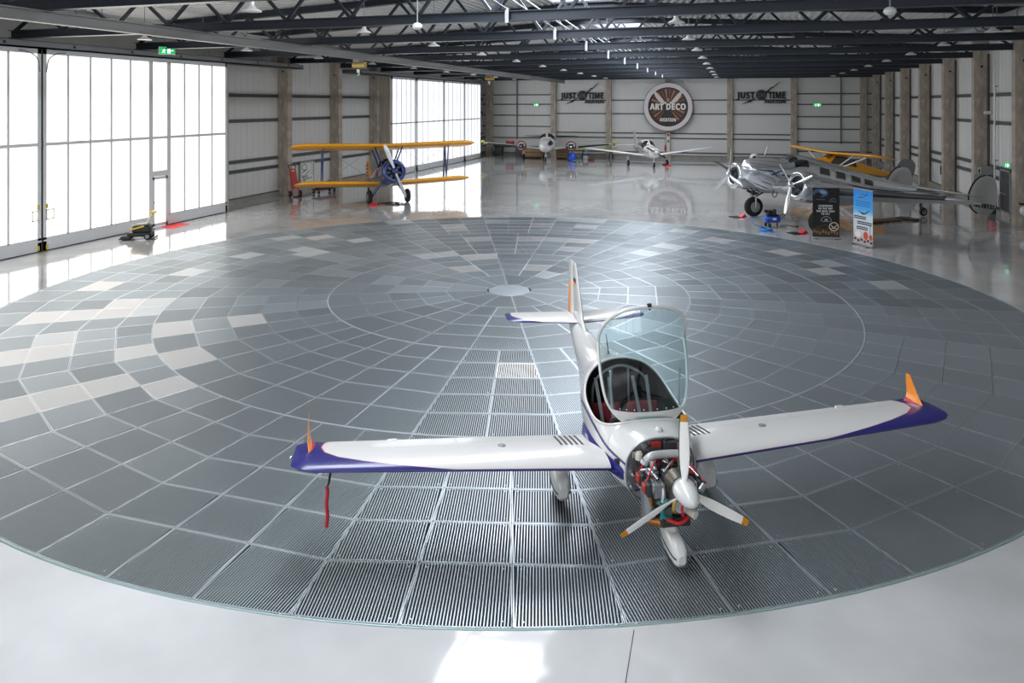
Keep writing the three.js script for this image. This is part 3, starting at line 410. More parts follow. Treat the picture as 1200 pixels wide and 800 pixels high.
  // cockpit
  for (const s of [-1, 1]) {
    const st = sub(A, 'seat', [s * 0.27, 0, 0]); const red = mat(0x741a24, 0.8);
    part(st, 'seat_cushion', rbox(0.44, 0.12, 0.5, [0, 0.62, 0.02], [0.12, 0, 0], 0.05, 3), red); part(st, 'backrest', rbox(0.44, 0.5, 0.12, [0, 0.8, -0.3], [-0.3, 0, 0], 0.05, 3), red, 'dark red seat back');
    part(st, 'seat_belt', [bar([-0.1, 1.34, -0.5], [-0.07, 0.72, -0.1], 0.045, 0.012), bar([0.1, 1.34, -0.5], [0.07, 0.72, -0.1], 0.045, 0.012)], M_grey, 'grey seat belt');
    part(A, 'control_stick', [rod([s * 0.27, 0.55, 0.32], [s * 0.27, 0.9, 0.24], 0.014), rod([s * 0.27, 0.88, 0.24], [s * 0.27, 0.98, 0.22], 0.022)], M_black);
  }
  const ip = part(A, 'instrument_panel', rbox(0.94, 0.3, 0.05, [0, 1.1, 0.62], [-0.15, 0, 0], 0.03), M_black);
  part(ip, 'instrument', [-0.32, -0.2, 0.1, 0.22, 0.34].flatMap((x) => [1.16, 1.05].map((y) => rod([x, y, 0.6], [x, y, 0.585], 0.045, 0.045, 14))), mat(0x3b3f43, 0.3, 0.3));
  part(ip, 'display', box(0.2, 0.15, 0.01, [-0.05, 1.12, 0.592], [-0.15, 0, 0]), mat(0x20303a, 0.15));
  part(A, 'roll_bar', [tube([[-0.42, 0.9, -0.5], [-0.36, 1.3, -0.52], [0, 1.48, -0.54], [0.36, 1.3, -0.52], [0.42, 0.9, -0.5]], 0.02, 30, 8), rod([-0.12, 1.44, -0.54], [-0.16, 0.8, -0.62], 0.016), rod([0.12, 1.44, -0.54], [0.16, 0.8, -0.62], 0.016)], M_grey);
  part(A, 'antenna', [rod([-0.05, 1.5, -0.95], [-0.07, 1.78, -1.02], 0.01, 0.005), ball(0.025, [-0.05, 1.5, -0.95], 1, 0.6, 1.6, 8)], M_black, 'thin black whip antenna');
  part(A, 'beacon', [ball(0.05, [0.03, 1.245, 0.98], 1, 0.7, 1, 12), ball(0.03, [0.07, 1.5, -0.9], 1, 0.8, 1.4, 10)], M_white);
  // engine behind the removed cowling
  const E = sub(A, 'engine'); const fw = T[0];
  part(E, 'firewall', loft([ringZ(1.1, 0.42, 1.21, 0.46, 2.5, 36), ringZ(1.12, 0.42, 1.21, 0.46, 2.5, 36)]), mat(0x9a9da0, 0.3, 0.7), 'grey metal firewall');
  part(E, 'cowling_flange', tube(ringZ(1.14, 0.428, 1.218, 0.452, 2.5, 40), 0.012, 120, 6, true), M_alu);
  part(E, 'crankcase', [rbox(0.22, 0.26, 0.42, [0, 0.84, 1.46], null, 0.05, 3), rbox(0.3, 0.12, 0.3, [0, 0.74, 1.42], null, 0.04)], M_dark);
  part(E, 'gearbox', [rod([0, 0.97, 1.6], [0, 0.97, 1.78], 0.12, 0.09, 20), rod([0, 0.99, 1.76], [0, 0.99, 1.86], 0.06, 0.06, 16), rbox(0.16, 0.2, 0.12, [0, 0.88, 1.64], null, 0.03)], mat(0x6c675c, 0.4, 0.6));
  for (const s of [-1, 1]) for (const z of [1.34, 1.56]) {
    const fins = []; for (let k = 0; k < 6; k++) fins.push(rbox(0.012, 0.15, 0.15, [s * (0.14 + 0.02 * k), 0.85, z], null, 0.004)); part(E, 'cylinder', [rod([s * 0.1, 0.85, z], [s * 0.27, 0.85, z], 0.055, 0.055, 16), ...fins], M_alu);
    part(E, 'cylinder_head', rbox(0.07, 0.15, 0.15, [s * 0.3, 0.86, z], null, 0.025), mat(0x3d4043, 0.45, 0.4)); part(E, 'rocker_cover', rbox(0.04, 0.1, 0.1, [s * 0.345, 0.87, z], null, 0.02), mat(0xa0342c, 0.4), 'red rocker cover');
    part(E, 'exhaust_pipe', tube([[s * 0.28, 0.8, z], [s * 0.26, 0.7, z + 0.02], [s * 0.16, 0.6, 1.5], [s * 0.05, 0.54, 1.5]], 0.022, 20, 8), mat(0xa5693a, 0.35, 0.8), 'heat-browned exhaust pipe');
    part(E, 'ignition_lead', tube([[s * 0.32, 0.93, z], [s * 0.24, 1.05, z - 0.05], [s * 0.1, 1.03, 1.3], [s * 0.05, 0.98, 1.28]], 0.008, 20, 6), M_red, 'red ignition lead');
  }
  part(E, 'airbox', [tube([[-0.24, 1.04, 1.3], [-0.18, 1.09, 1.31], [0, 1.1, 1.3], [0.18, 1.09, 1.31], [0.24, 1.04, 1.3]], 0.045, 24, 12), rod([-0.24, 1.04, 1.3], [-0.26, 1.0, 1.3], 0.05, 0.05, 12)], mat(0xb9bcbd, 0.35, 0.3), 'pale intake tube across the engine');
  for (const s of [-1, 1]) part(E, 'carburettor', [rod([s * 0.17, 0.94, 1.36], [s * 0.17, 1.06, 1.34], 0.045, 0.04, 12), rbox(0.09, 0.06, 0.09, [s * 0.17, 0.95, 1.4], null, 0.02), ball(0.03, [s * 0.17, 1.0, 1.42])], M_alu);
  part(E, 'oil_tank', [rod([-0.27, 0.52, 1.5], [-0.27, 0.78, 1.48], 0.085, 0.085, 22), rod([-0.27, 0.775, 1.48], [-0.27, 0.79, 1.48], 0.09, 0.09, 22), rod([-0.27, 0.79, 1.48], [-0.27, 0.83, 1.475], 0.035, 0.035, 12)], mat(0x8b8d8e, 0.35, 0.6), 'grey cylindrical oil tank');
  part(E, 'coolant_hose', [tube([[-0.12, 0.8, 1.72], [-0.18, 0.7, 1.7], [-0.14, 0.58, 1.66], [-0.05, 0.54, 1.62]], 0.026, 20, 8), tube([[-0.2, 0.74, 1.62], [-0.16, 0.66, 1.68], [-0.18, 0.56, 1.66]], 0.02, 16, 8)], mat(0x1f7f7c, 0.5), 'teal coolant hose');
  part(E, 'rubber_hose', [tube([[-0.06, 1.0, 1.24], [-0.2, 0.98, 1.28], [-0.24, 0.84, 1.4], [-0.2, 0.66, 1.5]], 0.018, 22, 8), tube([[0.06, 1.06, 1.2], [0.24, 1.0, 1.28], [0.33, 0.9, 1.45], [0.24, 0.66, 1.6]], 0.018, 22, 8), tube([[-0.3, 1.02, 1.15], [-0.33, 0.9, 1.25], [-0.28, 0.82, 1.45]], 0.014, 18, 8)], M_black);
  part(E, 'yellow_hose', tube([[0.02, 0.9, 1.66], [-0.04, 0.82, 1.74], [-0.06, 0.7, 1.72], [0, 0.6, 1.62]], 0.02, 18, 8), mat(0xb99a4e, 0.5));
  part(E, 'ribbed_pipe', tube([[-0.16, 0.92, 1.5], [-0.14, 0.86, 1.62], [-0.16, 0.74, 1.66]], 0.032, 18, 10), M_alu, 'silver corrugated pipe');
  const wires = []; for (let k = 0; k < 14; k++) { const x = rr(-0.33, 0.33), y = rr(0.8, 1.14); wires.push(tube([[x, y, 1.13], [x + rr(-0.1, 0.1), y + rr(-0.08, 0.08), 1.24], [x * 0.6 + rr(-0.1, 0.1), rr(0.75, 1.0), 1.4], [x * 0.4, rr(0.65, 0.95), 1.6]], 0.007, 16, 5)); }
  part(E, 'red_wire', wires.slice(0, 7), M_red); part(E, 'black_wire', wires.slice(7), M_black);
  for (const g of [tube([[0.05, 0.86, 1.7], [0.02, 0.72, 1.76], [0.06, 0.6, 1.7]], 0.022, 16, 8), tube([[-0.12, 0.55, 1.66], [0.02, 0.52, 1.7], [0.14, 0.56, 1.66]], 0.022, 16, 8), tube([[0.05, 1.0, 1.5], [0.16, 1.02, 1.55], [0.25, 0.96, 1.5]], 0.016, 16, 8)]) part(E, 'red_hose', g, M_red);
  for (const g of [rbox(0.1, 0.08, 0.03, [-0.3, 1.04, 1.14], null, 0.008), rbox(0.12, 0.05, 0.04, [0.22, 1.13, 1.14], null, 0.008), rod([-0.2, 1.12, 1.12], [-0.2, 1.12, 1.18], 0.035, 0.035, 14)]) part(E, 'regulator', g, M_alu);
  part(E, 'overflow_bottle', [rod([-0.28, 1.0, 1.18], [-0.28, 1.07, 1.18], 0.045, 0.045, 14), rod([-0.28, 1.07, 1.18], [-0.28, 1.09, 1.18], 0.03, 0.03, 12)], mat(0xcfcdbf, 0.4));
  part(E, 'starter', [rod([0.14, 0.72, 1.3], [0.14, 0.72, 1.58], 0.05, 0.05, 14), rbox(0.08, 0.06, 0.08, [0.22, 0.78, 1.68], null, 0.02), rod([0.26, 0.86, 1.7], [0.32, 0.9, 1.66], 0.035, 0.035, 12)], M_alu);
  part(E, 'radiator', [rbox(0.34, 0.1, 0.22, [0, 0.5, 1.55], null, 0.02)], M_dark);
  part(E, 'muffler', [rod([-0.27, 0.47, 1.5], [-0.1, 0.46, 1.58], 0.055, 0.055, 16)], mat(0x9c6a3c, 0.35, 0.8), 'copper-brown exhaust outlet');
  part(E, 'engine_mount', [[-0.3, 1.05, -0.12, 0.95], [0.3, 1.05, 0.12, 0.95], [-0.3, 0.6, -0.12, 0.78], [0.3, 0.6, 0.12, 0.78]].map(([a, b, c, d]) => rod([a, b, 1.12], [c, d, 1.34], 0.014)), M_dark);
  part(E, 'battery', [rbox(0.16, 0.12, 0.09, [0.1, 1.13, 1.17], null, 0.01), rbox(0.03, 0.02, 0.03, [0.05, 1.2, 1.17], null, 0.005)], M_dark); part(E, 'fuse_box', rbox(0.12, 0.07, 0.05, [-0.06, 1.15, 1.15], null, 0.01), mat(0x8f2a24, 0.5), 'red fuse box');
  for (const [x, y, z] of [[-0.34, 0.8, 1.15], [-0.36, 0.66, 1.15], [0.34, 0.95, 1.15], [-0.12, 1.04, 1.15], [0.3, 0.7, 1.15]]) part(E, 'bulkhead_fitting', [rod([x, y, z - 0.03], [x, y, z + 0.05], 0.022, 0.018, 10), rod([x, y, z - 0.02], [x, y, z], 0.035, 0.035, 6)], M_chrome);
  for (const [x0, x1] of [[-0.3, -0.18], [0.18, 0.3]]) part(E, 'intake_manifold', tube([[x0, 0.95, 1.34], [(x0 + x1) / 2, 1.0, 1.45], [x1, 0.95, 1.56]], 0.024, 16, 8), M_chrome, 'bright intake manifold pipe');
  for (const [a, b, c] of [[[-0.3, 0.7, 1.16], [-0.24, 0.66, 1.35], [-0.22, 0.62, 1.5]], [[-0.2, 0.9, 1.2], [-0.3, 0.86, 1.36], [-0.32, 0.74, 1.5]], [[0.1, 1.02, 1.3], [0.02, 1.05, 1.42], [-0.1, 1.0, 1.52]], [[0.2, 0.62, 1.3], [0.12, 0.56, 1.5], [0.0, 0.6, 1.66]]]) part(E, 'braided_hose', tube([a, b, c], 0.013, 18, 7), M_alu, 'silver braided hose');
  part(E, 'alternator', [rod([0.02, 0.72, 1.58], [0.02, 0.72, 1.74], 0.075, 0.07, 18), rod([0.02, 0.72, 1.74], [0.02, 0.72, 1.77], 0.045, 0.045, 14)], M_alu); part(E, 'water_pump', [rod([-0.1, 0.66, 1.62], [-0.1, 0.66, 1.7], 0.055, 0.05, 16), rod([-0.1, 0.68, 1.66], [-0.16, 0.74, 1.66], 0.02)], mat(0x54585b, 0.4, 0.6)); part(E, 'oil_filter', [rod([0.13, 0.62, 1.6], [0.2, 0.6, 1.72], 0.045, 0.045, 16)], mat(0xe0ddd2, 0.4), 'pale oil filter');
  for (const [x, y, z] of [[-0.24, 0.95, 1.42], [-0.06, 0.98, 1.44], [0.12, 0.98, 1.44], [-0.02, 1.04, 1.36]]) part(E, 'cable_clamp', [rbox(0.06, 0.05, 0.05, [x, y, z], [0.3, 0.4, 0.2], 0.012), rod([x - 0.04, y + 0.02, z], [x + 0.04, y - 0.01, z + 0.03], 0.01)], M_chrome);
  // propeller
  const P = sub(A, 'propeller', [0, 0.985, 1.9]); const bm = phys(0xeeeeea, 0.25, 0, { clearcoat: 0.4 });
  for (let k = 0; k < 3; k++) {
    const b = sub(P, 'blade'); b.rotation.z = k * 2 * Math.PI / 3 + R(1);
    const sec = [[0.1, 0.05, 0.045, 1.0], [0.2, 0.085, 0.03, 0.75], [0.35, 0.115, 0.022, 0.55], [0.55, 0.112, 0.016, 0.42], [0.72, 0.095, 0.012, 0.34], [0.83, 0.075, 0.008, 0.3]];
    const ring = ([r, c, t, tw], off = 0) => { const q = []; for (let i = 0; i < 12; i++) { const a = i * Math.PI / 6, x = c / 2 * Math.cos(a), z = t / 2 * Math.sin(a); q.push([x * Math.cos(tw) - z * Math.sin(tw), r, x * Math.sin(tw) + z * Math.cos(tw) + off]); } return q; };
    const at2 = (r) => [r, ...lerpTable(sec, r)];
    part(b, 'blade_back', loft(steps(0.1, 0.83, 14).map((r) => ring(at2(r)))), M_black);
    const face = (r0, r1) => loft(steps(r0, r1, 8).map((r) => { const [, c, t, tw] = at2(r); return steps(-0.42, 0.5, 6).map((u) => { const x = c * u, z = t / 2 * Math.sqrt(Math.max(0, 1 - 4 * u * u)) + 0.004; return [x * Math.cos(tw) - z * Math.sin(tw), r, x * Math.sin(tw) + z * Math.cos(tw)]; }); }), { closed: false, capA: false, capB: false });
    part(b, 'blade_face', face(0.12, 0.755), bm); part(b, 'blade_tip', face(0.755, 0.832), mat(0xc8880f, 0.4), 'ochre blade tip');
  }
  part(P, 'spinner', lathe([[0, 0.27], [0.035, 0.262], [0.07, 0.23], [0.1, 0.17], [0.12, 0.09], [0.128, 0], [0.128, -0.05], [0, -0.05]], 32).rotateX(Math.PI / 2), M_white);
  part(P, 'spinner_plate', rod([0, 0, -0.05], [0, 0, -0.07], 0.131, 0.131, 32), M_black);
  // undercarriage
  const pant = (name, p, k, lo = 1) => {
    const g = sub(A, name, p), PT = [[-0.46, 0.01, 0.3, 0.26], [-0.3, 0.06, 0.36, 0.17], [-0.1, 0.1, 0.42, 0.09], [0.1, 0.105, 0.42, 0.07], [0.22, 0.098, 0.39, 0.075], [0.3, 0.08, 0.34, 0.09], [0.335, 0.045, 0.27, 0.14]].map((q) => [q[0], q[1] * k, q[2] * lo, q[3]]);
    part(g, 'wheel_fairing', hull(PT, steps(-0.46, 0.335, 22), 2.9, 24), M_white);
    part(g, 'fairing_band', hull(PT.map((q) => [q[0], q[1] * 1.07, 0.235 - q[0] * 0.1, 0.195 - q[0] * 0.1]), steps(-0.3, 0.31, 16), 3, 20), M_black);
    const w = part(g, 'wheel', tyre(0.17, 0.1, [0, 0.17, 0]), M_tyre); part(w, 'wheel_hub', hubcap(0.15, 0.09, [0, 0.17, 0]), M_alu);
    return g;
  };
  const ng = pant('nose_gear', [0, 0, 1.5], 0.88, 0.86);
  part(ng, 'leg_fairing', loft(steps(0.28, 0.62, 8).map((y) => { const f = (y - 0.28) / 0.34, zc = -0.02 - 0.14 * f, q = []; for (let i = 0; i < 16; i++) { const a = i * Math.PI / 8; q.push([(0.085 - 0.045 * f) * Math.sin(a), y, zc + (0.17 - 0.08 * f) * Math.cos(a)]); } return q; })), M_white);
  part(ng, 'nose_strut', rod([0, 0.55, -0.14], [0, 0.85, -0.26], 0.035, 0.035, 14), M_grey);
  for (const s of [-1, 1]) { const mg = pant('main_gear', [s * 1.0, 0, 0], 1.05); part(mg, 'gear_leg', loft(steps(0, 1, 8).map((f) => { const q = [], x = -s * 0.62 * f, y = 0.27 + 0.27 * f + 0.05 * Math.sin(Math.PI * f); for (let i = 0; i < 12; i++) { const a = i * Math.PI / 6; q.push([x + 0.02 * Math.sin(a), y + 0.03 * Math.sin(a), 0.085 * Math.cos(a) + 0.02]); } return q; })), M_white); part(mg, 'leg_top_fairing', hull([[-0.2, 0.02, 0.62, 0.4], [0, 0.09, 0.68, 0.3], [0.2, 0.02, 0.62, 0.4]], steps(-0.2, 0.2, 8), 2.2, 16), M_white); }
}
// ---------------------------------------------------------------- the other aircraft
const M_yellow = phys(0xf0a80c, 0.32, 0, { clearcoat: 0.4, clearcoatRoughness: 0.15 }), M_navy = phys(0x16306e, 0.22, 0, { clearcoat: 0.8 }), M_silver = mat(0xd2d5d8, 0.2, 0.85), M_silver2 = mat(0xc6c8c9, 0.36, 0.65), M_glassDark = phys(0x14181c, 0.06, 0, { clearcoat: 1 });
function pitched(o, deg) { o.rotation.order = 'YXZ'; o.rotation.x = -R(deg); return o; }
function propeller(parent, pos, r, n, start, matBlade, hubR = 0.09, hubMat = M_alu) {
  const P = sub(parent, 'propeller', pos);
  for (let k = 0; k < n; k++) { const b = part(P, 'blade', loft([[0.05, 0.09, 0.07, 1.1], [0.25, 0.12, 0.045, 0.85], [0.5, 0.16, 0.03, 0.6], [0.8, 0.15, 0.02, 0.4], [0.95, 0.11, 0.014, 0.35], [1, 0.05, 0.01, 0.33]].map(([f, c, t, tw]) => { const q = []; for (let i = 0; i < 10; i++) { const a = i * Math.PI / 5, x = c / 2 * r * Math.cos(a), z = t / 2 * r * Math.sin(a); q.push([x * Math.cos(tw) - z * Math.sin(tw), f * r, x * Math.sin(tw) + z * Math.cos(tw)]); } return q; })), matBlade); b.rotation.z = start + k * 2 * Math.PI / n; }
  part(P, 'hub', lathe([[0, 0.16], [hubR * 0.5, 0.15], [hubR * 0.9, 0.08], [hubR, 0], [hubR, -0.1], [0, -0.1]], 16).rotateX(Math.PI / 2), hubMat); return P;
}
function radial(parent, z, y, x, r, n = 7) {   // radial engine: crankcase and cylinders
  const E = sub(parent, 'engine', [x, y, z]); part(E, 'crankcase', lathe([[0, 0.14], [r * 0.28, 0.1], [r * 0.36, -0.05], [r * 0.36, -0.2], [0, -0.2]], 18).rotateX(Math.PI / 2), M_dark);
  for (let k = 0; k < n; k++) { const a = 2 * Math.PI * k / n, c = Math.sin(a), s = Math.cos(a); part(E, 'cylinder', [rod([c * r * 0.3, s * r * 0.3, -0.06], [c * r * 0.85, s * r * 0.85, -0.06], r * 0.12, r * 0.14, 10), rod([c * r * 0.6, s * r * 0.6, -0.06], [c * r * 0.66, s * r * 0.66, -0.06], r * 0.17, r * 0.17, 10), rod([c * r * 0.74, s * r * 0.74, -0.06], [c * r * 0.8, s * r * 0.8, -0.06], r * 0.17, r * 0.17, 10)], M_grey); }
  return E;
}
const oneWheel = (parent, name, p, r, w) => { const g = part(parent, name, tyre(r, w, p), M_tyre); part(g, 'wheel_hub', hubcap(r, w * 0.9, p), M_alu); return g; };
// ---- yellow and blue biplane
{
  const B = pitched(thing('biplane', 'yellow-winged biplane with blue cowling and radial engine before the left doors', 'aircraft', [-17.25, 0, -34.2], R(40)), 11);
  const T = [[1.2, 0.42, 1.92, 1.1, 2], [0.9, 0.46, 1.98, 1.0, 2], [0.2, 0.45, 2.05, 0.9, 2.2], [-0.8, 0.42, 2.08, 0.9, 2.3], [-1.8, 0.36, 2.05, 1.0, 2.2], [-3.4, 0.2, 1.88, 1.25, 2], [-5.2, 0.05, 1.72, 1.5, 2]];
  part(B, 'fuselage', hull(T, steps(-5.2, 1.2, 26), 2.2, 24), M_navy);
  part(B, 'cockpit_opening', [ball(0.3, [0, 2.02, -0.2], 0.9, 0.35, 1.1), ball(0.3, [0, 2.03, -1.2], 0.9, 0.35, 1.1)], M_black);
  part(B, 'windscreen', [[-0.0, 0.12], [-0.98, 0.12]].map(([z]) => loft([[[-0.26, 2.05, z + 0.1], [0, 2.08, z + 0.2], [0.26, 2.05, z + 0.1]], [[-0.2, 2.3, z - 0.02], [0, 2.34, z + 0.02], [0.2, 2.3, z - 0.02]]], { closed: false, capA: false, capB: false })), M_glassDark);
  part(B, 'cowling', lathe([[0.38, 0.44], [0.45, 0.5], [0.54, 0.48], [0.6, 0.38], [0.62, 0.2], [0.6, -0.05], [0.5, -0.3], [0.44, -0.32], [0.55, -0.05], [0.57, 0.2], [0.5, 0.36], [0.38, 0.44]], 32).rotateX(Math.PI / 2).translate(0, 1.51, 1.1), M_navy, 'glossy blue ring cowling');
  radial(B, 1.35, 1.51, 0, 0.52);
  const pr = propeller(B, [0, 1.51, 1.68], 1.42, 2, R(20), mat(0xc9ccd0, 0.3, 0.6), 0.16, M_navy);
  for (const [yy, zz, half, nm, dih] of [[2.95, 0.72, 4.85, 'upper_wing', 0.02], [1.06, 0.1, 4.65, 'lower_wing', 0.03]]) for (const s of [-1, 1]) part(B, nm, wing(spread([[s * (nm === 'lower_wing' ? 0.38 : 0), yy, zz, 1.5, 0.17, 0.06], [s * (half - 0.7), yy + dih * half, zz, 1.5, 0.17, 0.06], [s * (half - 0.25), yy + dih * half, zz - 0.12, 1.3, 0.15, 0.06], [s * half, yy + dih * half, zz - 0.45, 0.7, 0.08, 0.06]], 24)), M_yellow);
  for (const s of [-1, 1]) {
    for (const z of [-0.1, -0.75]) part(B, 'interplane_strut', bar([s * 3.3, 1.2, z - 0.2], [s * 3.3, 2.98, z + 0.5], 0.035, 0.09), M_navy);
    part(B, 'interplane_strut', bar([s * 3.3, 1.25, -0.3], [s * 3.3, 2.95, -0.2], 0.03, 0.06), M_navy);
    for (const z of [0.55, -0.2]) part(B, 'cabane_strut', bar([s * 0.36, 1.95, z - 0.2], [s * 0.75, 2.95, z], 0.035, 0.07), M_navy);
    part(B, 'rigging_wire', rod([s * 0.5, 1.1, -0.3], [s * 3.25, 2.95, 0.1], 0.008, 0.008, 5), M_grey); part(B, 'rigging_wire', rod([s * 0.7, 2.9, 0.1], [s * 3.25, 1.2, -0.3], 0.008, 0.008, 5), M_grey);
    part(B, 'gear_leg', loft(steps(0, 1, 6).map((f) => { const q = [], k = 0.15 - 0.05 * f; for (let i = 0; i < 12; i++) { const a = i * Math.PI / 6; q.push([s * (0.4 + 0.5 * f) + 0.085 * Math.sin(a), 1.1 - 0.75 * f, 0.3 - 0.2 * f + k * Math.cos(a)]); } return q; })), M_navy);
    oneWheel(B, 'main_wheel', [s * 1.0, 0.36, 0.02], 0.36, 0.2);
    part(B, 'tailplane', wing(spread([[s * 0.05, 1.72, -4.1, 1.15, 0.06, 0], [s * 1.3, 1.72, -4.3, 0.9, 0.06, 0], [s * 1.7, 1.72, -4.6, 0.4, 0.04, 0]], 10)), M_yellow);
  }
  part(B, 'fin', wing(dense([[0, 1.65, -4.0, 1.45, 0.06], [0, 2.2, -4.3, 1.2, 0.06], [0, 2.65, -4.6, 0.8, 0.05], [0, 2.8, -4.85, 0.35, 0.04]], 10), true), M_yellow);
  part(B, 'rudder_stripe', [1.75, 1.95, 2.15, 2.35, 2.55].map((y) => box(0.09, 0.07, 0.4, [0, y, -5.12])), M_red, 'red rudder stripes');
  oneWheel(B, 'tail_wheel', [0, 1.12, -5.05], 0.12, 0.08); part(B, 'tail_strut', rod([0, 1.15, -5.0], [0, 1.5, -4.8], 0.03), M_dark);
  part(B, 'roundel', [lathe([[0, 0.012], [0.16, 0.012], [0.16, 0]], 20).rotateZ(Math.PI / 2).translate(-0.44, 1.6, -0.6)], M_red, 'red round emblem');
  const hose = thing('air_hose', 'black hose coiled on the floor under the biplane', 'hose', gnd(459, 239)); const pts = []; for (let k = 0; k < 40; k++) { const a = k * 0.55; pts.push([0.5 * Math.cos(a) + 0.3 * Math.sin(k * 0.16), 0.02 + 0.012 * (k % 3), 0.35 * Math.sin(a)]); } part(hose, 'hose', tube(pts, 0.018, 220, 6), M_black);
  const ck = thing('wheel_chock', 'red wheel chock at the left wheel of the biplane', 'chock', [gnd(433, 240)[0] + 0.15, 0, gnd(433, 240)[2] + 0.25], R(40)); part(ck, 'block', extrude([[-0.2, 0], [0.2, 0], [0, 0.12]], 0.35, 0.005).rotateY(Math.PI / 2), M_red); part(ck, 'rope', tube([[0.35, 0.05, 0], [0.45, 0.02, 0.1], [0.55, 0.02, 0]], 0.01, 10, 5), M_black);
}
// ---- low-wing aircraft far back: one single, one twin
function lowWing(name, label, pos, ry, o) {
  const A = thing(name, label, 'aircraft', pos, ry), k = o.k || 1;
  const T = o.T || [[2.35, 0.3, 1.5, 0.85, 2.4], [2.1, 0.44, 1.58, 0.78, 2.4], [1.2, 0.54, 1.66, 0.7, 2.5], [0.8, 0.56, 1.7, 0.68, 2.5], [0.1, 0.58, 2.12, 0.68, 2.5], [-0.9, 0.56, 2.15, 0.7, 2.5], [-2.2, 0.4, 1.88, 0.85, 2.2], [-4.5, 0.1, 1.6, 1.2, 2]];
  const zf = T[0][0], zb = T[T.length - 1][0];
  const at = (z, a, q = 1.008) => { const [w, yt, yb, e] = lerpTable(T, z), m = (yt + yb) / 2, h = (yt - yb) / 2; return [q * w * sp(Math.sin(a), e), m + q * h * sp(Math.cos(a), e), z]; };
  const patch = (a0, a1, z0, z1) => loft(steps(z0, z1, 8).map((z) => steps(a0, a1, 5).map((a) => at(z, a))), { closed: false, capA: false, capB: false });
  part(A, 'fuselage', hull(T, steps(zb, zf, 30), 2.4, 26), M_white);
  for (const s of [-1, 1]) {
    part(A, 'windscreen', patch(s * R(4), s * R(48), o.wz[0], o.wz[1]), M_glassDark, 'dark windscreen'); part(A, 'side_window', patch(s * R(50), s * R(78), o.wz[0] - 0.1, o.wz[0] - 1.0), M_glassDark, 'dark side window'); part(A, 'side_window', patch(s * R(50), s * R(74), o.wz[0] - 1.1, o.wz[0] - 1.8), M_glassDark, 'dark side window');
    part(A, 'wing', wing(spread([[s * 0.4, o.wy, o.wle, o.wc, 0.14, 0.02], [s * (o.half - 0.3), o.wy + o.dih, o.wle - 0.05, o.wc * 0.8, 0.12, 0.02], [s * o.half, o.wy + o.dih + 0.02, o.wle - 0.25, o.wc * 0.5, 0.06, 0.02]], 18)), M_white);
    part(A, 'tailplane', wing(spread([[s * 0.05, o.ty, zb + 0.9, 0.85, 0.08, 0], [s * o.th, o.ty, zb + 0.8, 0.65, 0.07, 0], [s * (o.th + 0.1), o.ty, zb + 0.65, 0.35, 0.04, 0]], 10)), o.tm || M_white);
    const g = sub(A, 'main_gear', [s * o.track, 0, 0]); oneWheel(g, 'wheel', [0, 0.25, 0], 0.25, 0.16); part(g, 'gear_strut', rod([0, 0.3, 0], [0, o.wy, 0.02], 0.05, 0.06, 10), M_white); part(g, 'gear_door', rbox(0.03, 0.35, 0.3, [s * 0.12, 0.6, 0], null, 0.01), M_white);
  }
  part(A, 'fin', wing(dense([[0, T[T.length - 1][1] * 0 + 1.55, zb + 1.3, 1.3, 0.08], [0, 2.1, zb + 0.75, 0.85, 0.08], [0, o.fy, zb + 0.35, 0.55, 0.06]], 8), true), o.tm || M_white);
  const ng = sub(A, 'nose_gear', [0, 0, o.nz]); oneWheel(ng, 'wheel', [0, 0.22, 0], 0.22, 0.13); part(ng, 'gear_strut', [rod([0, 0.25, 0.0], [0, 0.85, 0.02], 0.04, 0.05, 10), rod([-0.09, 0.22, 0], [-0.07, 0.5, 0], 0.02), rod([0.09, 0.22, 0], [0.07, 0.5, 0], 0.02), rod([-0.08, 0.5, 0], [0.08, 0.5, 0], 0.03)], M_white);
  return { A, patch, at };
}
{
  const { A, patch } = lowWing('low_wing_aircraft', 'all-white single-engine low-wing aircraft parked below the round sign', [-7.0, 0, -61.1], R(22), { wz: [0.72, 0.12], wy: 0.88, wle: 0.75, wc: 1.6, half: 5.35, dih: 0.62, ty: 1.55, th: 1.9, track: 1.65, fy: 2.75, nz: 1.85 });
  part(A, 'air_intake', [[-0.25, 1.3], [0.25, 1.3]].map(([x, y]) => ball(0.11, [x, y, 2.27], 1.2, 0.7, 0.5, 12)), M_black); part(A, 'landing_lamp', ball(0.09, [0, 1.02, 2.28], 1, 0.8, 0.5, 12), M_glassDark);
  propeller(A, [0, 1.25, 2.48], 0.92, 2, R(62), mat(0x33363a, 0.4, 0.3), 0.14, M_white);
  for (const s of [-1, 1]) part(A, 'stripe', patch(s * R(88), s * R(93), -3.6, 1.9), M_grey, 'thin grey side stripe');
  const ck = thing('wheel_chock', 'red chocks at the wheel of the white single-engine aircraft', 'chock', [-5.45, 0, -61.6], R(22)); part(ck, 'block', extrude([[-0.2, 0], [0.2, 0], [0, 0.12]], 0.35, 0.005).rotateY(Math.PI / 2).translate(-0.2, 0, 0.5), M_red); part(ck, 'block', extrude([[-0.2, 0], [0.2, 0], [0, 0.12]], 0.35, 0.005).rotateY(Math.PI / 2).translate(-0.2, 0, -0.5), M_red); part(ck, 'rope', tube([[-0.2, 0.02, 0.5], [-0.26, 0.02, 0], [-0.2, 0.02, -0.5]], 0.012, 10, 5), M_red);
}
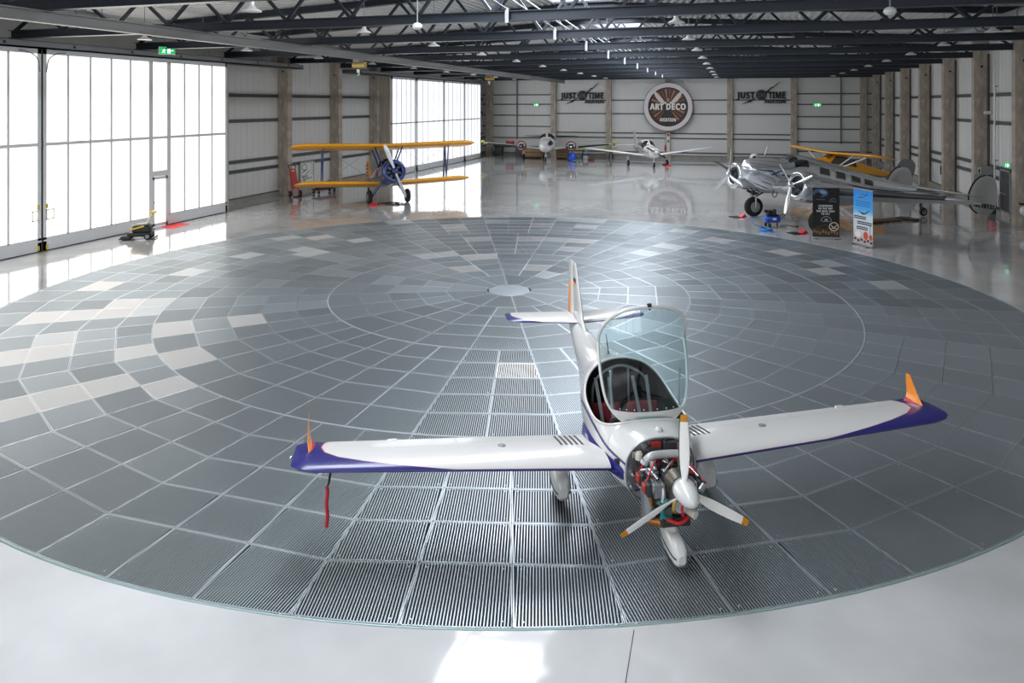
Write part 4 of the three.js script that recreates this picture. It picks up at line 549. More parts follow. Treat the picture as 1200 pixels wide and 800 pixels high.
{
  const T = [[3.2, 0.12, 1.42, 1.2, 2], [2.9, 0.44, 1.68, 0.92, 2.2], [2.2, 0.64, 1.92, 0.8, 2.4], [1.5, 0.73, 2.05, 0.8, 2.5], [0.8, 0.76, 2.45, 0.8, 2.6], [-0.8, 0.76, 2.5, 0.82, 2.6], [-2.5, 0.5, 2.25, 0.95, 2.3], [-5.2, 0.12, 1.85, 1.45, 2]];
  const { A, patch } = lowWing('twin_engine_aircraft', 'white twin-engine aircraft with both engine cowlings off and yellow wing tips', [-16.6, 0, -65.2], R(9), { T, wz: [1.42, 0.85], wy: 1.0, wle: 0.75, wc: 1.8, half: 5.95, dih: 0.5, ty: 1.98, th: 2.7, track: 2.25, fy: 3.8, nz: 2.25, tm: mat(0x3c3f42, 0.5) });
  part(A, 'nose_flash', patch(R(30), R(75), 2.0, 3.0), M_black, 'black flash on the nose');
  for (const s of [-1, 1]) {
    const N = sub(A, 'nacelle', [s * 2.25, 1.32, 1.0]); part(N, 'nacelle_body', hull([[-1.6, 0.05, 0.05, -0.2], [-0.6, 0.3, 0.22, -0.3], [0.2, 0.42, 0.38, -0.36], [0.45, 0.42, 0.38, -0.36]], steps(-1.6, 0.45, 10), 2.4, 20), M_white);
    part(N, 'engine_baffle', torus(0.42, 0.05, [0, 0.02, 0.85], null, 24, 8), mat(0x8a3a2a, 0.5, 0.3), 'red-brown engine baffle'); part(N, 'engine_block', [rbox(0.4, 0.4, 0.6, [0, 0, 0.75], null, 0.05), rbox(0.84, 0.2, 0.5, [0, 0.02, 0.75], null, 0.05)], M_dark);
    for (const x of [-0.28, 0.28]) part(N, 'cylinder', [rod([x * 0.6, 0.05, 0.9], [x * 1.3, 0.05, 0.9], 0.12, 0.12, 12)], M_alu); part(N, 'crankcase_front', rod([0, 0, 0.95], [0, 0, 1.35], 0.16, 0.08, 14), M_chrome); part(N, 'exhaust_pipe', tube([[-0.3, -0.1, 0.9], [-0.2, -0.3, 0.95], [0.1, -0.34, 0.9], [0.3, -0.2, 0.8]], 0.04, 16, 7), mat(0x8d5b3a, 0.4, 0.7));
    part(A, 'wing_tip', [ball(0.3, [s * 6.05, 1.55, 0.2], 0.6, 0.75, 2.2, 14)], mat(0xd9cf5c, 0.4), 'yellow wing tip'); part(A, 'tip_mark', ball(0.12, [s * 6.05, 1.5, 0.85], 0.8, 1, 0.6, 10), M_black);
    part(A, 'deice_boot', wing(spread([[s * 2.8, 1.2, 0.77, 0.22, 0.9, 0.02], [s * 5.6, 1.47, 0.73, 0.2, 0.7, 0.02]], 6)), M_black, 'black leading edge boot');
  }
}
// ---- polished twin with twin fins
{
  const A = pitched(thing('polished_airliner', 'polished silver twin-engine airliner with twin tail fins and blue lightning stripe', 'aircraft', [1.93, 0, -33.33], R(-56.8)), 10);
  const T = [[2.4, 0.06, 2.2, 2.02, 2], [2.28, 0.3, 2.42, 1.8, 2], [1.9, 0.52, 2.58, 1.6, 2.1], [1.2, 0.66, 2.7, 1.42, 2.2], [0.5, 0.74, 2.76, 1.32, 2.3], [0.1, 0.77, 3.0, 1.3, 2.3], [-0.5, 0.79, 3.06, 1.28, 2.3], [-2.2, 0.78, 2.94, 1.26, 2.3], [-3.8, 0.64, 2.78, 1.42, 2.2], [-5.6, 0.4, 2.64, 1.78, 2.1], [-7.4, 0.16, 2.56, 2.2, 2], [-8.2, 0.04, 2.52, 2.38, 2]];
  const at = (z, a, q = 1.006) => { const [w, yt, yb, e] = lerpTable(T, z), m = (yt + yb) / 2, h = (yt - yb) / 2; return [q * w * sp(Math.sin(a), e), m + q * h * sp(Math.cos(a), e), z]; };
  const patch = (a0, a1, z0, z1, q, n = 10) => loft(steps(z0, z1, n).map((z, i) => steps(typeof a0 === 'function' ? a0(i / n) : a0, typeof a1 === 'function' ? a1(i / n) : a1, 6).map((a) => at(z, a, q))), { closed: false, capA: false, capB: false });
  part(A, 'fuselage', hull(T, [...steps(-8.2, 0, 32), ...steps(0.1, 2.4, 18)], 2.3, 32), M_silver);
  for (const s of [-1, 1]) {
    part(A, 'windscreen', patch(s * R(3), s * R(40), 0.1, 0.46), M_glassDark, 'dark windscreen'); part(A, 'cockpit_window', patch(s * R(42), s * R(66), -0.35, 0.3), M_glassDark, 'dark cockpit side window');
    for (const z of [-1.15, -2.0, -2.85, -3.6]) { part(A, 'cabin_window', patch(s * R(57), s * R(77), z - 0.25, z + 0.25, 1.008), M_glassDark, 'dark square cabin window'); part(A, 'window_frame', patch(s * R(54), s * R(80), z - 0.31, z + 0.31, 1.003), M_silver2); }
    // blue flash: jagged bolt at the nose and a long line aft
    part(A, 'blue_flash', patch(s * R(86), s * R(90), 0.9, -5.8, 1.007, 20), M_navy); part(A, 'blue_flash', patch((f) => s * R(72 + 20 * f), (f) => s * R(77 + 20 * f), 0.9, 1.35, 1.007), M_navy); part(A, 'blue_flash', patch((f) => s * R(80 + 6 * f), (f) => s * R(86 + 3 * f), 1.35, 2.0, 1.007), M_navy); part(A, 'blue_flash', patch((f) => s * R(80 + 14 * f), (f) => s * R(84 + 14 * f), 1.35, 1.12, 1.007), M_navy);
    part(A, 'wing', wing(spread([[s * 0.5, 1.5, 1.0, 3.2, 0.15, 0.02], [s * 2.4, 1.62, 0.75, 2.8, 0.15, 0.02], [s * 6.9, 2.12, -1.05, 1.35, 0.12, 0.02], [s * 7.3, 2.16, -1.3, 1.0, 0.1, 0.02], [s * 7.5, 2.18, -1.65, 0.4, 0.06, 0.02]], 32)), M_silver2, 'silver wing');
    part(A, 'deice_boot', wing(spread([[s * 2.9, 1.675, 0.575, 0.3, 1.1, 0.02], [s * 6.9, 2.12, -1.025, 0.2, 0.75, 0.02]], 12)), M_black, 'black leading edge boot');
    part(A, 'cylindrical_fillet', hull([[-1.6, 0.05, 1.7, 1.4], [-0.5, 0.3, 1.9, 1.3], [1.0, 0.3, 1.8, 1.3], [1.2, 0.05, 1.6, 1.4]].map((q) => q), steps(-1.6, 1.2, 8), 2, 16).translate(s * 0.6, 0, 0), M_silver);
    const N = sub(A, 'nacelle', [s * 2.2, 1.72, 0]);
    part(N, 'nacelle_body', hull([[-2.4, 0.06, 0.12, -0.06], [-1.4, 0.36, 0.36, -0.42], [-0.2, 0.5, 0.5, -0.6], [0.4, 0.52, 0.52, -0.55], [0.62, 0.52, 0.52, -0.52]], steps(-2.4, 0.62, 14), 2, 24), M_silver);
    part(N, 'cowling', lathe([[0.4, 0.66], [0.46, 0.72], [0.54, 0.7], [0.6, 0.6], [0.625, 0.4], [0.62, 0], [0.58, -0.06], [0.56, 0], [0.56, 0.45], [0.5, 0.6], [0.4, 0.66]], 36).rotateX(Math.PI / 2).translate(0, 0, 0.62), M_silver);
    radial(N, 1.0, 0, 0, 0.5, 9); propeller(N, [0, 0, 1.52], 1.2, 3, s > 0 ? R(52) : R(8), M_silver, 0.11, M_silver);
    part(N, 'exhaust_pipe', tube([[s * 0.3, -0.5, 0.4], [s * 0.36, -0.62, 0.1], [s * 0.36, -0.66, -0.3]], 0.07, 12, 8), mat(0x6a5443, 0.4, 0.7));
    const G = sub(A, 'main_gear', [s * 2.2, 0, 0]); oneWheel(G, 'wheel', [0, 0.45, 0.0], 0.45, 0.3); part(G, 'gear_fork', [rod([0.2, 0.45, 0], [0.2, 0.95, 0.1], 0.045), rod([-0.2, 0.45, 0], [-0.2, 0.95, 0.1], 0.045), rod([-0.22, 0.45, 0], [0.22, 0.45, 0], 0.04), rod([-0.22, 0.95, 0.1], [0.22, 0.95, 0.1], 0.05)], M_alu); part(G, 'gear_strut', [rod([0, 0.95, 0.1], [0, 1.4, 0.15], 0.07), rod([0.1, 0.9, 0.08], [0.12, 1.35, -0.6], 0.035), rod([-0.1, 0.9, 0.08], [-0.12, 1.35, -0.6], 0.035)], M_dark);
    part(A, 'tailplane', wing(spread([[s * 0.05, 2.56, -6.7, 1.5, 0.09, 0], [s * 2.3, 2.56, -7.1, 1.1, 0.08, 0], [s * 2.5, 2.56, -7.3, 0.7, 0.05, 0]], 12)), M_silver2);
    const fp = [[1.86, -7.9, 0.6], [1.98, -7.6, 1.1], [2.2, -7.42, 1.45], [2.56, -7.3, 1.6], [2.9, -7.38, 1.5], [3.2, -7.55, 1.22], [3.42, -7.8, 0.85], [3.52, -8.05, 0.4]];
    const F2 = part(A, 'tail_fin', wing(dense(fp.map(([y, z, c]) => [s * 2.3, y, z, c, 0.09]), 20), true), M_silver2, 'silver oval tail fin');
    part(F2, 'deice_boot', tube(fp.map(([y, z]) => [s * 2.3, y, z + 0.005]), 0.035, 40, 6), M_black, 'black edge of the fin');
  }
  const num = (await new FontLoader().loadAsync('fonts/droid/droid_sans_bold.typeface.json'));
  part(A, 'registration', [[new TextGeometry('NC18130', { font: num, size: 0.2, depth: 0.01, curveSegments: 3 }), 2.385]].map(([g, x]) => g.rotateY(Math.PI / 2).translate(x, 2.12, -7.55)), M_black, 'black registration letters');
  const tw = sub(A, 'tail_gear', [0, 0, -7.4]); oneWheel(tw, 'wheel', [0, 1.52, 0], 0.2, 0.12); part(tw, 'gear_fork', [rod([0.09, 1.5, 0], [0.05, 1.8, 0.2], 0.03), rod([-0.09, 1.5, 0], [-0.05, 1.8, 0.2], 0.03), rod([0, 1.8, 0.2], [0, 2.4, 0.3], 0.05)], M_dark);
  part(A, 'antenna_mast', rod([0, 2.75, 1.4], [0, 3.15, 1.3], 0.02), M_alu); part(A, 'direction_loop', torus(0.14, 0.02, [0, 1.22, 0.6], null, 16, 6), M_dark);
  for (const [p, l] of [[gnd(871, 254), 'black and red chock pad by the far wheel of the silver airliner'], [gnd(942, 273), 'black and red chock pad by the near wheel of the silver airliner']]) { const c = thing('wheel_chock', l, 'chock', p, R(-56.8)); part(c, 'pad', box(0.5, 0.02, 0.55, [0, 0.011, 0.35]), M_black); part(c, 'wedge', extrude([[-0.12, 0], [0.16, 0], [0.0, 0.13]], 0.3, 0.005).rotateY(-Math.PI / 2).translate(0.15, 0.02, 0.02), mat(0xd03040, 0.5), 'red wedge'); }
}
// ---- yellow high-wing aircraft behind
{
  const A = pitched(thing('high_wing_aircraft', 'yellow high-wing aircraft with grey tail behind the silver airliner', 'aircraft', [5.6, 0, -49.3], R(-68)), 9);
  const T = [[1.5, 0.2, 1.5, 1.1, 2], [1.3, 0.32, 1.58, 0.98, 2.2], [0.6, 0.36, 1.72, 0.85, 2.4], [0.1, 0.38, 2.0, 0.8, 2.8], [-0.8, 0.38, 2.02, 0.8, 2.6], [-1.8, 0.32, 1.75, 0.9, 2.3], [-3.4, 0.16, 1.5, 1.08, 2.1], [-5.0, 0.03, 1.38, 1.2, 2]];
  part(A, 'fuselage', hull(T, steps(-5, 1.5, 26), 2.4, 24), M_yellow);
  const belly = T.map(([z, w, yt, yb, e]) => [z, w * 1.02, yb + (yt - yb) * 0.36, yb - 0.01, e]); part(A, 'belly', hull(belly, steps(-4.9, 1.25, 20), 2.6, 22), M_grey, 'grey lower fuselage');
  for (const s of [-1, 1]) {
    part(A, 'wing', wing(spread([[s * 0.02, 2.06, 0.55, 1.6, 0.12, 0.01], [s * 4.8, 2.2, 0.55, 1.6, 0.12, 0.01], [s * 5.2, 2.21, 0.35, 1.2, 0.09, 0.01], [s * 5.35, 2.22, 0.1, 0.6, 0.05, 0.01]], 20)), M_yellow);
    part(A, 'wing_strut', bar([s * 0.36, 0.95, 0.2], [s * 2.7, 2.08, 0.3], 0.03, 0.08), M_silver2); part(A, 'wing_strut', bar([s * 0.36, 0.95, 0.2], [s * 2.7, 2.08, -0.5], 0.03, 0.07), M_silver2);
    part(A, 'side_window', loft([[[s * 0.385, 1.45, 0.35], [s * 0.385, 1.45, -1.4]], [[s * 0.375, 1.95, 0.05], [s * 0.375, 1.9, -1.2]]], { closed: false, capA: false, capB: false }), M_glassDark);
    oneWheel(A, 'main_wheel', [s * 0.95, 0.3, 0], 0.3, 0.18); part(A, 'gear_leg', [rod([s * 0.9, 0.3, 0], [s * 0.3, 0.85, 0.3], 0.03), rod([s * 0.9, 0.3, 0], [s * 0.3, 0.85, -0.5], 0.03)], M_dark);
    part(A, 'tailplane', wing(spread([[s * 0.02, 1.36, -3.9, 1.0, 0.05, 0], [s * 1.2, 1.36, -4.1, 0.8, 0.05, 0], [s * 1.5, 1.36, -4.3, 0.4, 0.03, 0]], 8)), M_grey);
  }
  part(A, 'windscreen', loft([[[-0.34, 1.72, 0.55], [0.34, 1.72, 0.55]], [[-0.34, 2.03, 0.2], [0.34, 2.03, 0.2]]], { closed: false, capA: false, capB: false }), M_glassDark);
  part(A, 'fin', wing(dense([[0, 1.2, -3.9, 1.4, 0.05], [0, 1.7, -4.1, 1.35, 0.06], [0, 2.2, -4.35, 1.1, 0.05], [0, 2.45, -4.6, 0.6, 0.04]], 10), true), M_grey, 'grey rounded fin');
  propeller(A, [0, 1.3, 1.62], 0.9, 2, R(70), M_black, 0.1, M_black); for (const s of [-1, 1]) part(A, 'engine_cylinder', [rod([s * 0.2, 1.25, 1.1], [s * 0.5, 1.25, 1.1], 0.1, 0.11, 10), rod([s * 0.2, 1.25, 0.8], [s * 0.5, 1.25, 0.8], 0.1, 0.11, 10)], M_black);
  oneWheel(A, 'tail_wheel', [0, 0.88, -4.9], 0.1, 0.06); part(A, 'tail_strut', rod([0, 0.9, -4.85], [0, 1.25, -4.6], 0.02), M_dark);
}
// ---------------------------------------------------------------- signs
const fontB = await new FontLoader().loadAsync('fonts/droid/droid_sans_bold.typeface.json');
function letters(parent, text, size, depth, x, y, m, sx = 1, shear = 0, name = 'letter') {   // each letter a mesh of its own; returns the end
  for (const ch of text) { const g = new TextGeometry(ch, { font: fontB, size, depth, curveSegments: 5, bevelEnabled: true, bevelSize: size * 0.035, bevelThickness: 0.004, bevelSegments: 1 }); g.scale(sx, 1, 1); if (shear) g.applyMatrix4(new THREE.Matrix4().makeShear(0, 0, shear, 0, 0, 0)); part(parent, name, g.translate(x, y, 0), m); x += fontB.data.glyphs[ch].ha * size / fontB.data.resolution * sx; } return x;
}
const widthOf = (text, size) => [...text].reduce((s, ch) => s + fontB.data.glyphs[ch].ha * size / fontB.data.resolution, 0);
{
  const ink = mat(0x17181a, 0.5), ring = mat(0x5a5d60, 0.5);
  const sets = [[-16.45, -12.22, 'black lettered sign with diagonal propeller left of the round sign'], [0.15, 4.33, 'black lettered sign with diagonal propeller right of the round sign']];
  for (const [x0, x1, l] of sets) {
    const S = thing('wall_sign', l, 'sign', [x0, 5.3, ZB + 0.14]), W = x1 - x0, cx = W * 0.5, fit = (t, w, size) => w / widthOf(t, size);
    letters(S, 'JUST', 0.58, 0.05, 0, 0.35, ink, fit('JUST', W * 0.36, 0.58)); letters(S, 'TIME', 0.58, 0.05, W * 0.645, 0.35, ink, fit('TIME', W * 0.355, 0.58)); letters(S, 'AVIATION', 0.3, 0.05, W * 0.55, -0.1, ink, fit('AVIATION', W * 0.45, 0.3), 0.2);
    const b = sub(S, 'badge', [cx, 0.66, 0]); part(b, 'disc', lathe([[0, 0.08], [0.44, 0.08], [0.46, 0.05], [0.46, 0]], 32).rotateX(Math.PI / 2), ink); part(b, 'disc_ring', torus(0.34, 0.02, [0, 0, 0.085], null, 32, 6), ring); letters(b, 'IN', 0.4, 0.02, -widthOf('IN', 0.4) / 2, -0.2, ring, 1, 0, 'letter'); b.children.forEach((c) => { if (c.name === 'letter') c.position.z = 0.08; });
    const blade = (pts) => part(S, 'propeller_blade', extrude(pts, 0.04), ink);
    blade([[cx + 0.36, 0.9], [cx + 0.9, 1.42], [cx + 0.84, 1.22], [cx + 0.46, 0.78]].map((p) => p)); blade([[cx + 0.86, 1.36], [cx + 1.05, 1.42], [cx + 1.68, 1.98], [cx + 1.35, 1.58], [cx + 0.92, 1.22]]); blade([[cx - 0.36, 0.5], [cx - 0.78, 0.28], [cx - 1.75, -0.2], [cx - 0.9, 0.02], [cx - 0.45, 0.4]]);
  }
  // round sign
  const S = thing('round_sign', 'big round sign with winged figure, copper rays and ART DECO lettering', 'sign', [-6.05, 4.86, ZB + 0.5]), RR = 2.28;
  part(S, 'sign_case', lathe([[0, 0], [RR, 0], [RR, 0.3], [0, 0.3]], 64).rotateX(Math.PI / 2), mat(0x3b3230, 0.5));
  part(S, 'rim', lathe([[RR * 0.81, 0.3], [RR * 0.81, 0.36], [RR * 0.985, 0.36], [RR * 0.985, 0.3]], 64).rotateX(Math.PI / 2), mat(0xd9d0d1, 0.45), 'pale rim');
  const face = canvasTex(1024, 1024, (g, w) => {
    const c = w / 2; g.fillStyle = '#100c0b'; g.fillRect(0, 0, w, w);
    for (let k = 0; k < 24; k++) { const a = (k + 0.5) / 24 * 2 * Math.PI; if (Math.abs(Math.sin(a / 2 - Math.PI / 4)) > 2) continue; const s = Math.sin(a); if (Math.abs(Math.cos(a)) > 0.96 && Math.abs(s) < 0.3) continue; if (s > 0.9) continue; g.fillStyle = k % 2 ? '#a4643c' : '#6b3d26'; g.beginPath(); g.moveTo(c + 90 * Math.cos(a), c - 20 + 90 * Math.sin(a)); const r = 440, d = 0.075; g.lineTo(c + r * Math.cos(a - d), c - 20 + r * Math.sin(a - d)); g.lineTo(c + r * Math.cos(a + d), c - 20 + r * Math.sin(a + d)); g.fill(); }
    g.fillStyle = '#0b0a0a'; g.beginPath(); g.moveTo(c - 70, c - 110); g.lineTo(c + 70, c - 110); g.lineTo(c + 110, c + 330); g.lineTo(c - 110, c + 330); g.fill();
    g.fillStyle = '#0e0b0a'; g.fillRect(60, c - 50, w - 120, 120); g.beginPath(); g.arc(c, c + 480, 260, Math.PI, 0); g.fill();
  });
  const disc = new THREE.CircleGeometry(RR * 0.82, 64).translate(0, 0, 0.315); part(S, 'sign_face', disc, mat(0xffffff, 0.4, 0, { map: face }), 'dark face with copper rays');
  const pale = mat(0xd6cdc8, 0.45), gold = mat(0xe8e2da, 0.4);
  for (const s of [-1, 1]) { const wg = [[0.12, 0.42], [0.3, 0.5], [0.62, 0.9], [1.0, 1.3], [1.42, 1.82], [1.3, 1.3], [1.18, 1.05], [1.0, 0.72], [0.82, 0.52], [0.62, 0.38], [0.4, 0.3], [0.2, 0.28]].map(([x, y]) => [s * x, y]); part(S, 'emblem_wing', extrude(s > 0 ? [...wg].reverse() : wg, 0.05).translate(0, 0, 0.33), pale, 'pale raised wing'); }
  part(S, 'emblem_head', extrude([[-0.1, 0.45], [0.1, 0.45], [0.14, 0.7], [0.06, 0.84], [-0.06, 0.84], [-0.14, 0.7]], 0.06).translate(0, 0, 0.33), mat(0x9a7a62, 0.5));
  const w1 = 3.3; letters(S, 'ART', 0.56, 0.03, -w1 / 2, -0.25, gold, 1.25 / widthOf('ART', 0.56)); letters(S, 'DECO', 0.56, 0.03, -0.2, -0.25, gold, 1.85 / widthOf('DECO', 0.56)); S.children.filter((c) => c.name === 'letter').forEach((c) => { c.position.z = 0.33; });
  const sb = sub(S, 'sub_lettering', [0, 0, 0.33]); letters(sb, 'AVIATION', 0.3, 0.03, -0.75, -1.35, gold, 1.5 / widthOf('AVIATION', 0.3));
  part(S, 'bracket', [span(-0.05, 0.05, -2.42, -2.2, -0.45, 0.1), span(-0.06, 0.06, 2.2, 2.4, -0.45, 0.1)], M_grey);
  const post = thing('fire_point_post', 'white post with red extinguisher signs below the round sign', 'post', [-6.05, 0, ZB + 0.44]); part(post, 'board', span(-0.14, 0.14, 0.6, 2.4, 0, 0.03), mat(0xd8d6d2, 0.5)); part(post, 'sign_plate', span(-0.1, 0.1, 2.1, 2.35, 0.03, 0.04), M_red); part(post, 'info_plate', span(-0.06, 0.08, 1.5, 1.75, 0.03, 0.04), mat(0x555a66, 0.5)); part(post, 'fire_extinguisher', [rod([-0.28, 0.75, 0.06], [-0.28, 1.2, 0.06], 0.08, 0.08, 12), rod([-0.28, 1.2, 0.06], [-0.28, 1.3, 0.06], 0.03)], M_red);
  // exit signs
  const exitTex = canvasTex(256, 128, (g, w, h) => { g.fillStyle = '#0f9a52'; g.fillRect(0, 0, w, h); g.fillStyle = '#e9fff2'; g.fillRect(w * 0.52, h * 0.16, w * 0.2, h * 0.7); g.beginPath(); g.arc(w * 0.32, h * 0.25, h * 0.09, 0, 7); g.fill(); g.lineWidth = 12; g.strokeStyle = '#e9fff2'; g.beginPath(); g.moveTo(w * 0.32, h * 0.36); g.lineTo(w * 0.28, h * 0.6); g.lineTo(w * 0.36, h * 0.85); g.moveTo(w * 0.28, h * 0.6); g.lineTo(w * 0.18, h * 0.82); g.moveTo(w * 0.2, h * 0.42); g.lineTo(w * 0.42, h * 0.48); g.stroke(); g.fillRect(w * 0.76, h * 0.42, w * 0.14, h * 0.14); });
  const green = mat(0xffffff, 0.4, 0, { map: exitTex, emissive: 0xffffff, emissiveMap: exitTex, emissiveIntensity: 1.1 }), body = mat(0xdfe3e0, 0.5);
  for (const [p, ry, w, l] of [[[-19, 5.04, ZB + 0.2], 0, 0.62, 'green exit sign on the back wall left of the lettered signs'], [[6.97, 5.05, ZB + 0.2], 0, 0.68, 'green exit sign on the back wall right of the lettered signs'], [[-22.5, 7.38, -24.5], R(50), 0.62, 'green exit sign hung under the roof above the wicket door'], [[11.72, 2.4, -37.9], R(-80), 0.5, 'green exit sign over the grey door in the right wall']]) { const e = thing('exit_sign', l, 'exit sign', p, ry); part(e, 'housing', rbox(w, w * 0.5, 0.08, [0, 0, -0.045], null, 0.01), body); part(e, 'sign_panel', new THREE.PlaneGeometry(w * 0.96, w * 0.46).translate(0, 0, 0.002), green, 'lit green pictogram'); if (p[1] > 7) part(e, 'suspension', rod([0, w * 0.25, -0.04], [0, 0.6, -0.04], 0.012), M_grey); }
}
// ---------------------------------------------------------------- pendant lamps and ceiling gear
{
  const white = mat(0xe6e6e3, 0.35, 0.1), gl = mat(0xf2f2ee, 0.3);
  for (const [x, row] of [[-19.6, 'in the row along the left doors'], [-11.1, 'in the row left of the ridge skylight'], [-1.55, 'in the row right of the ridge skylight'], [7.6, 'in the row along the right wall']]) {
    const proto = thing('pendant_lamp', 'white bell-shaped high-bay lamp ' + row, 'lamp', [x, 7.4, -14.8], 0, 'high-bay lamps ' + row), top = roofY(x) + 0.1 - 7.4;
    part(proto, 'shade', lathe([[0.045, 0.17], [0.07, 0.14], [0.1, 0.09], [0.2, 0.04], [0.24, 0.0], [0.225, 0.0], [0.19, 0.03]], 20), white); part(proto, 'lens', rod([0, 0.012, 0], [0, 0.02, 0], 0.2, 0.2, 20), gl); part(proto, 'ballast', rod([0, 0.16, 0], [0, 0.28, 0], 0.065, 0.055, 12), white); part(proto, 'hanger', rod([0, 0.28, 0], [0, top, 0], 0.01), M_grey);
    for (let k = 1; k < 10; k++) copy(proto, [x, 7.4, -14.8 - 5.5 * k]);
  }
  for (const [px, py, l] of [[489, 30, 'round white dome fitting under the near roof truss'], [1043, 12, 'round pale dome fitting under the roof near the right wall']]) { const p = gnd(px, py, 7.35), d = thing('dome_fitting', l, 'lamp', p); part(d, 'dome', ball(0.14, [0, -0.02, 0], 1, 0.75, 1, 18), white); part(d, 'bracket', rod([0, 0.06, 0], [0, roofY(p[0]) - 0.01 - 7.35, 0], 0.02), M_grey); }
  for (const [px, py, l] of [[420, 64, 'yellow crane hoist on the runway beam above the biplane'], [573, 87, 'yellow crane hoist on the far part of the runway beam']]) { const q = onX(px, py, -16), h = thing('crane_hoist', l, 'hoist', [-16, 6.85, q[2]]); part(h, 'trolley', rbox(0.34, 0.14, 0.4, [0, 0.24, 0], null, 0.03), M_grey); part(h, 'drum', rod([-0.25, 0.05, 0], [0.35, 0.05, 0], 0.14, 0.14, 14), mat(0xb9a05a, 0.4, 0.3)); part(h, 'hook_block', [rbox(0.12, 0.16, 0.1, [0, -0.22, 0], null, 0.02), tube([[0, -0.3, 0], [0.06, -0.36, 0], [0, -0.42, 0], [-0.05, -0.38, 0]], 0.018, 12, 6)], white); part(h, 'cable', rod([0, -0.2, 0], [0, 0.05, 0], 0.01), M_black); }
}
// ---------------------------------------------------------------- floor scrubber by the wicket door
{
  const p = gnd(165, 280), S = thing('floor_scrubber', 'black and yellow walk-behind floor scrubber by the wicket door', 'floor scrubber', p, R(-62)); const yel = mat(0xd9b61f, 0.4);
  part(S, 'chassis', [rbox(0.5, 0.16, 0.85, [0, 0.2, 0], null, 0.05), rbox(0.46, 0.3, 0.66, [0, 0.4, -0.06], null, 0.1, 3)], M_black); part(S, 'brush_deck', rbox(0.62, 0.13, 0.36, [0, 0.1, 0.46], null, 0.04), M_dark); part(S, 'front_bumper', rbox(0.64, 0.05, 0.06, [0, 0.06, 0.66], null, 0.02), M_black);
  part(S, 'tank_lid', rbox(0.42, 0.07, 0.5, [0, 0.57, -0.06], [0.08, 0, 0], 0.03), M_grey); part(S, 'yellow_stripe', [rbox(0.475, 0.06, 0.5, [0, 0.46, 0.06], [0.25, 0, 0], 0.02), rbox(0.3, 0.05, 0.18, [0, 0.53, 0.22], [0.4, 0, 0], 0.02)], yel);
  for (const s of [-1, 1]) { const w = part(S, 'wheel', tyre(0.13, 0.08, [s * 0.24, 0.13, -0.3]), M_tyre); part(w, 'wheel_hub', hubcap(0.13, 0.085, [s * 0.24, 0.13, -0.3]), M_grey); }
  part(S, 'handle_bar', [rod([0, 0.58, -0.22], [0, 0.98, -0.42], 0.03), rod([0, 0.72, -0.29], [0, 0.84, -0.35], 0.045)], mat(0xcfc9a8, 0.4)); part(S, 'handle_head', rbox(0.4, 0.09, 0.16, [0, 1.02, -0.45], [-0.4, 0, 0], 0.04, 3), yel); part(S, 'squeegee', [rbox(0.7, 0.06, 0.05, [0, 0.05, -0.5], null, 0.02), rod([0, 0.1, -0.42], [0, 0.2, -0.3], 0.03)], M_black);
  const c = thing('power_cable', 'black cable lying along the floor beside the scrubber', 'cable', [0, 0, 0]); const a = gnd(148, 274), b = gnd(182, 268); part(c, 'cord', tube([a, [(a[0] + b[0]) / 2 + 0.1, 0.012, (a[2] + b[2]) / 2], b].map((q) => [q[0], 0.012, q[2]]), 0.012, 16, 5), M_black);
}
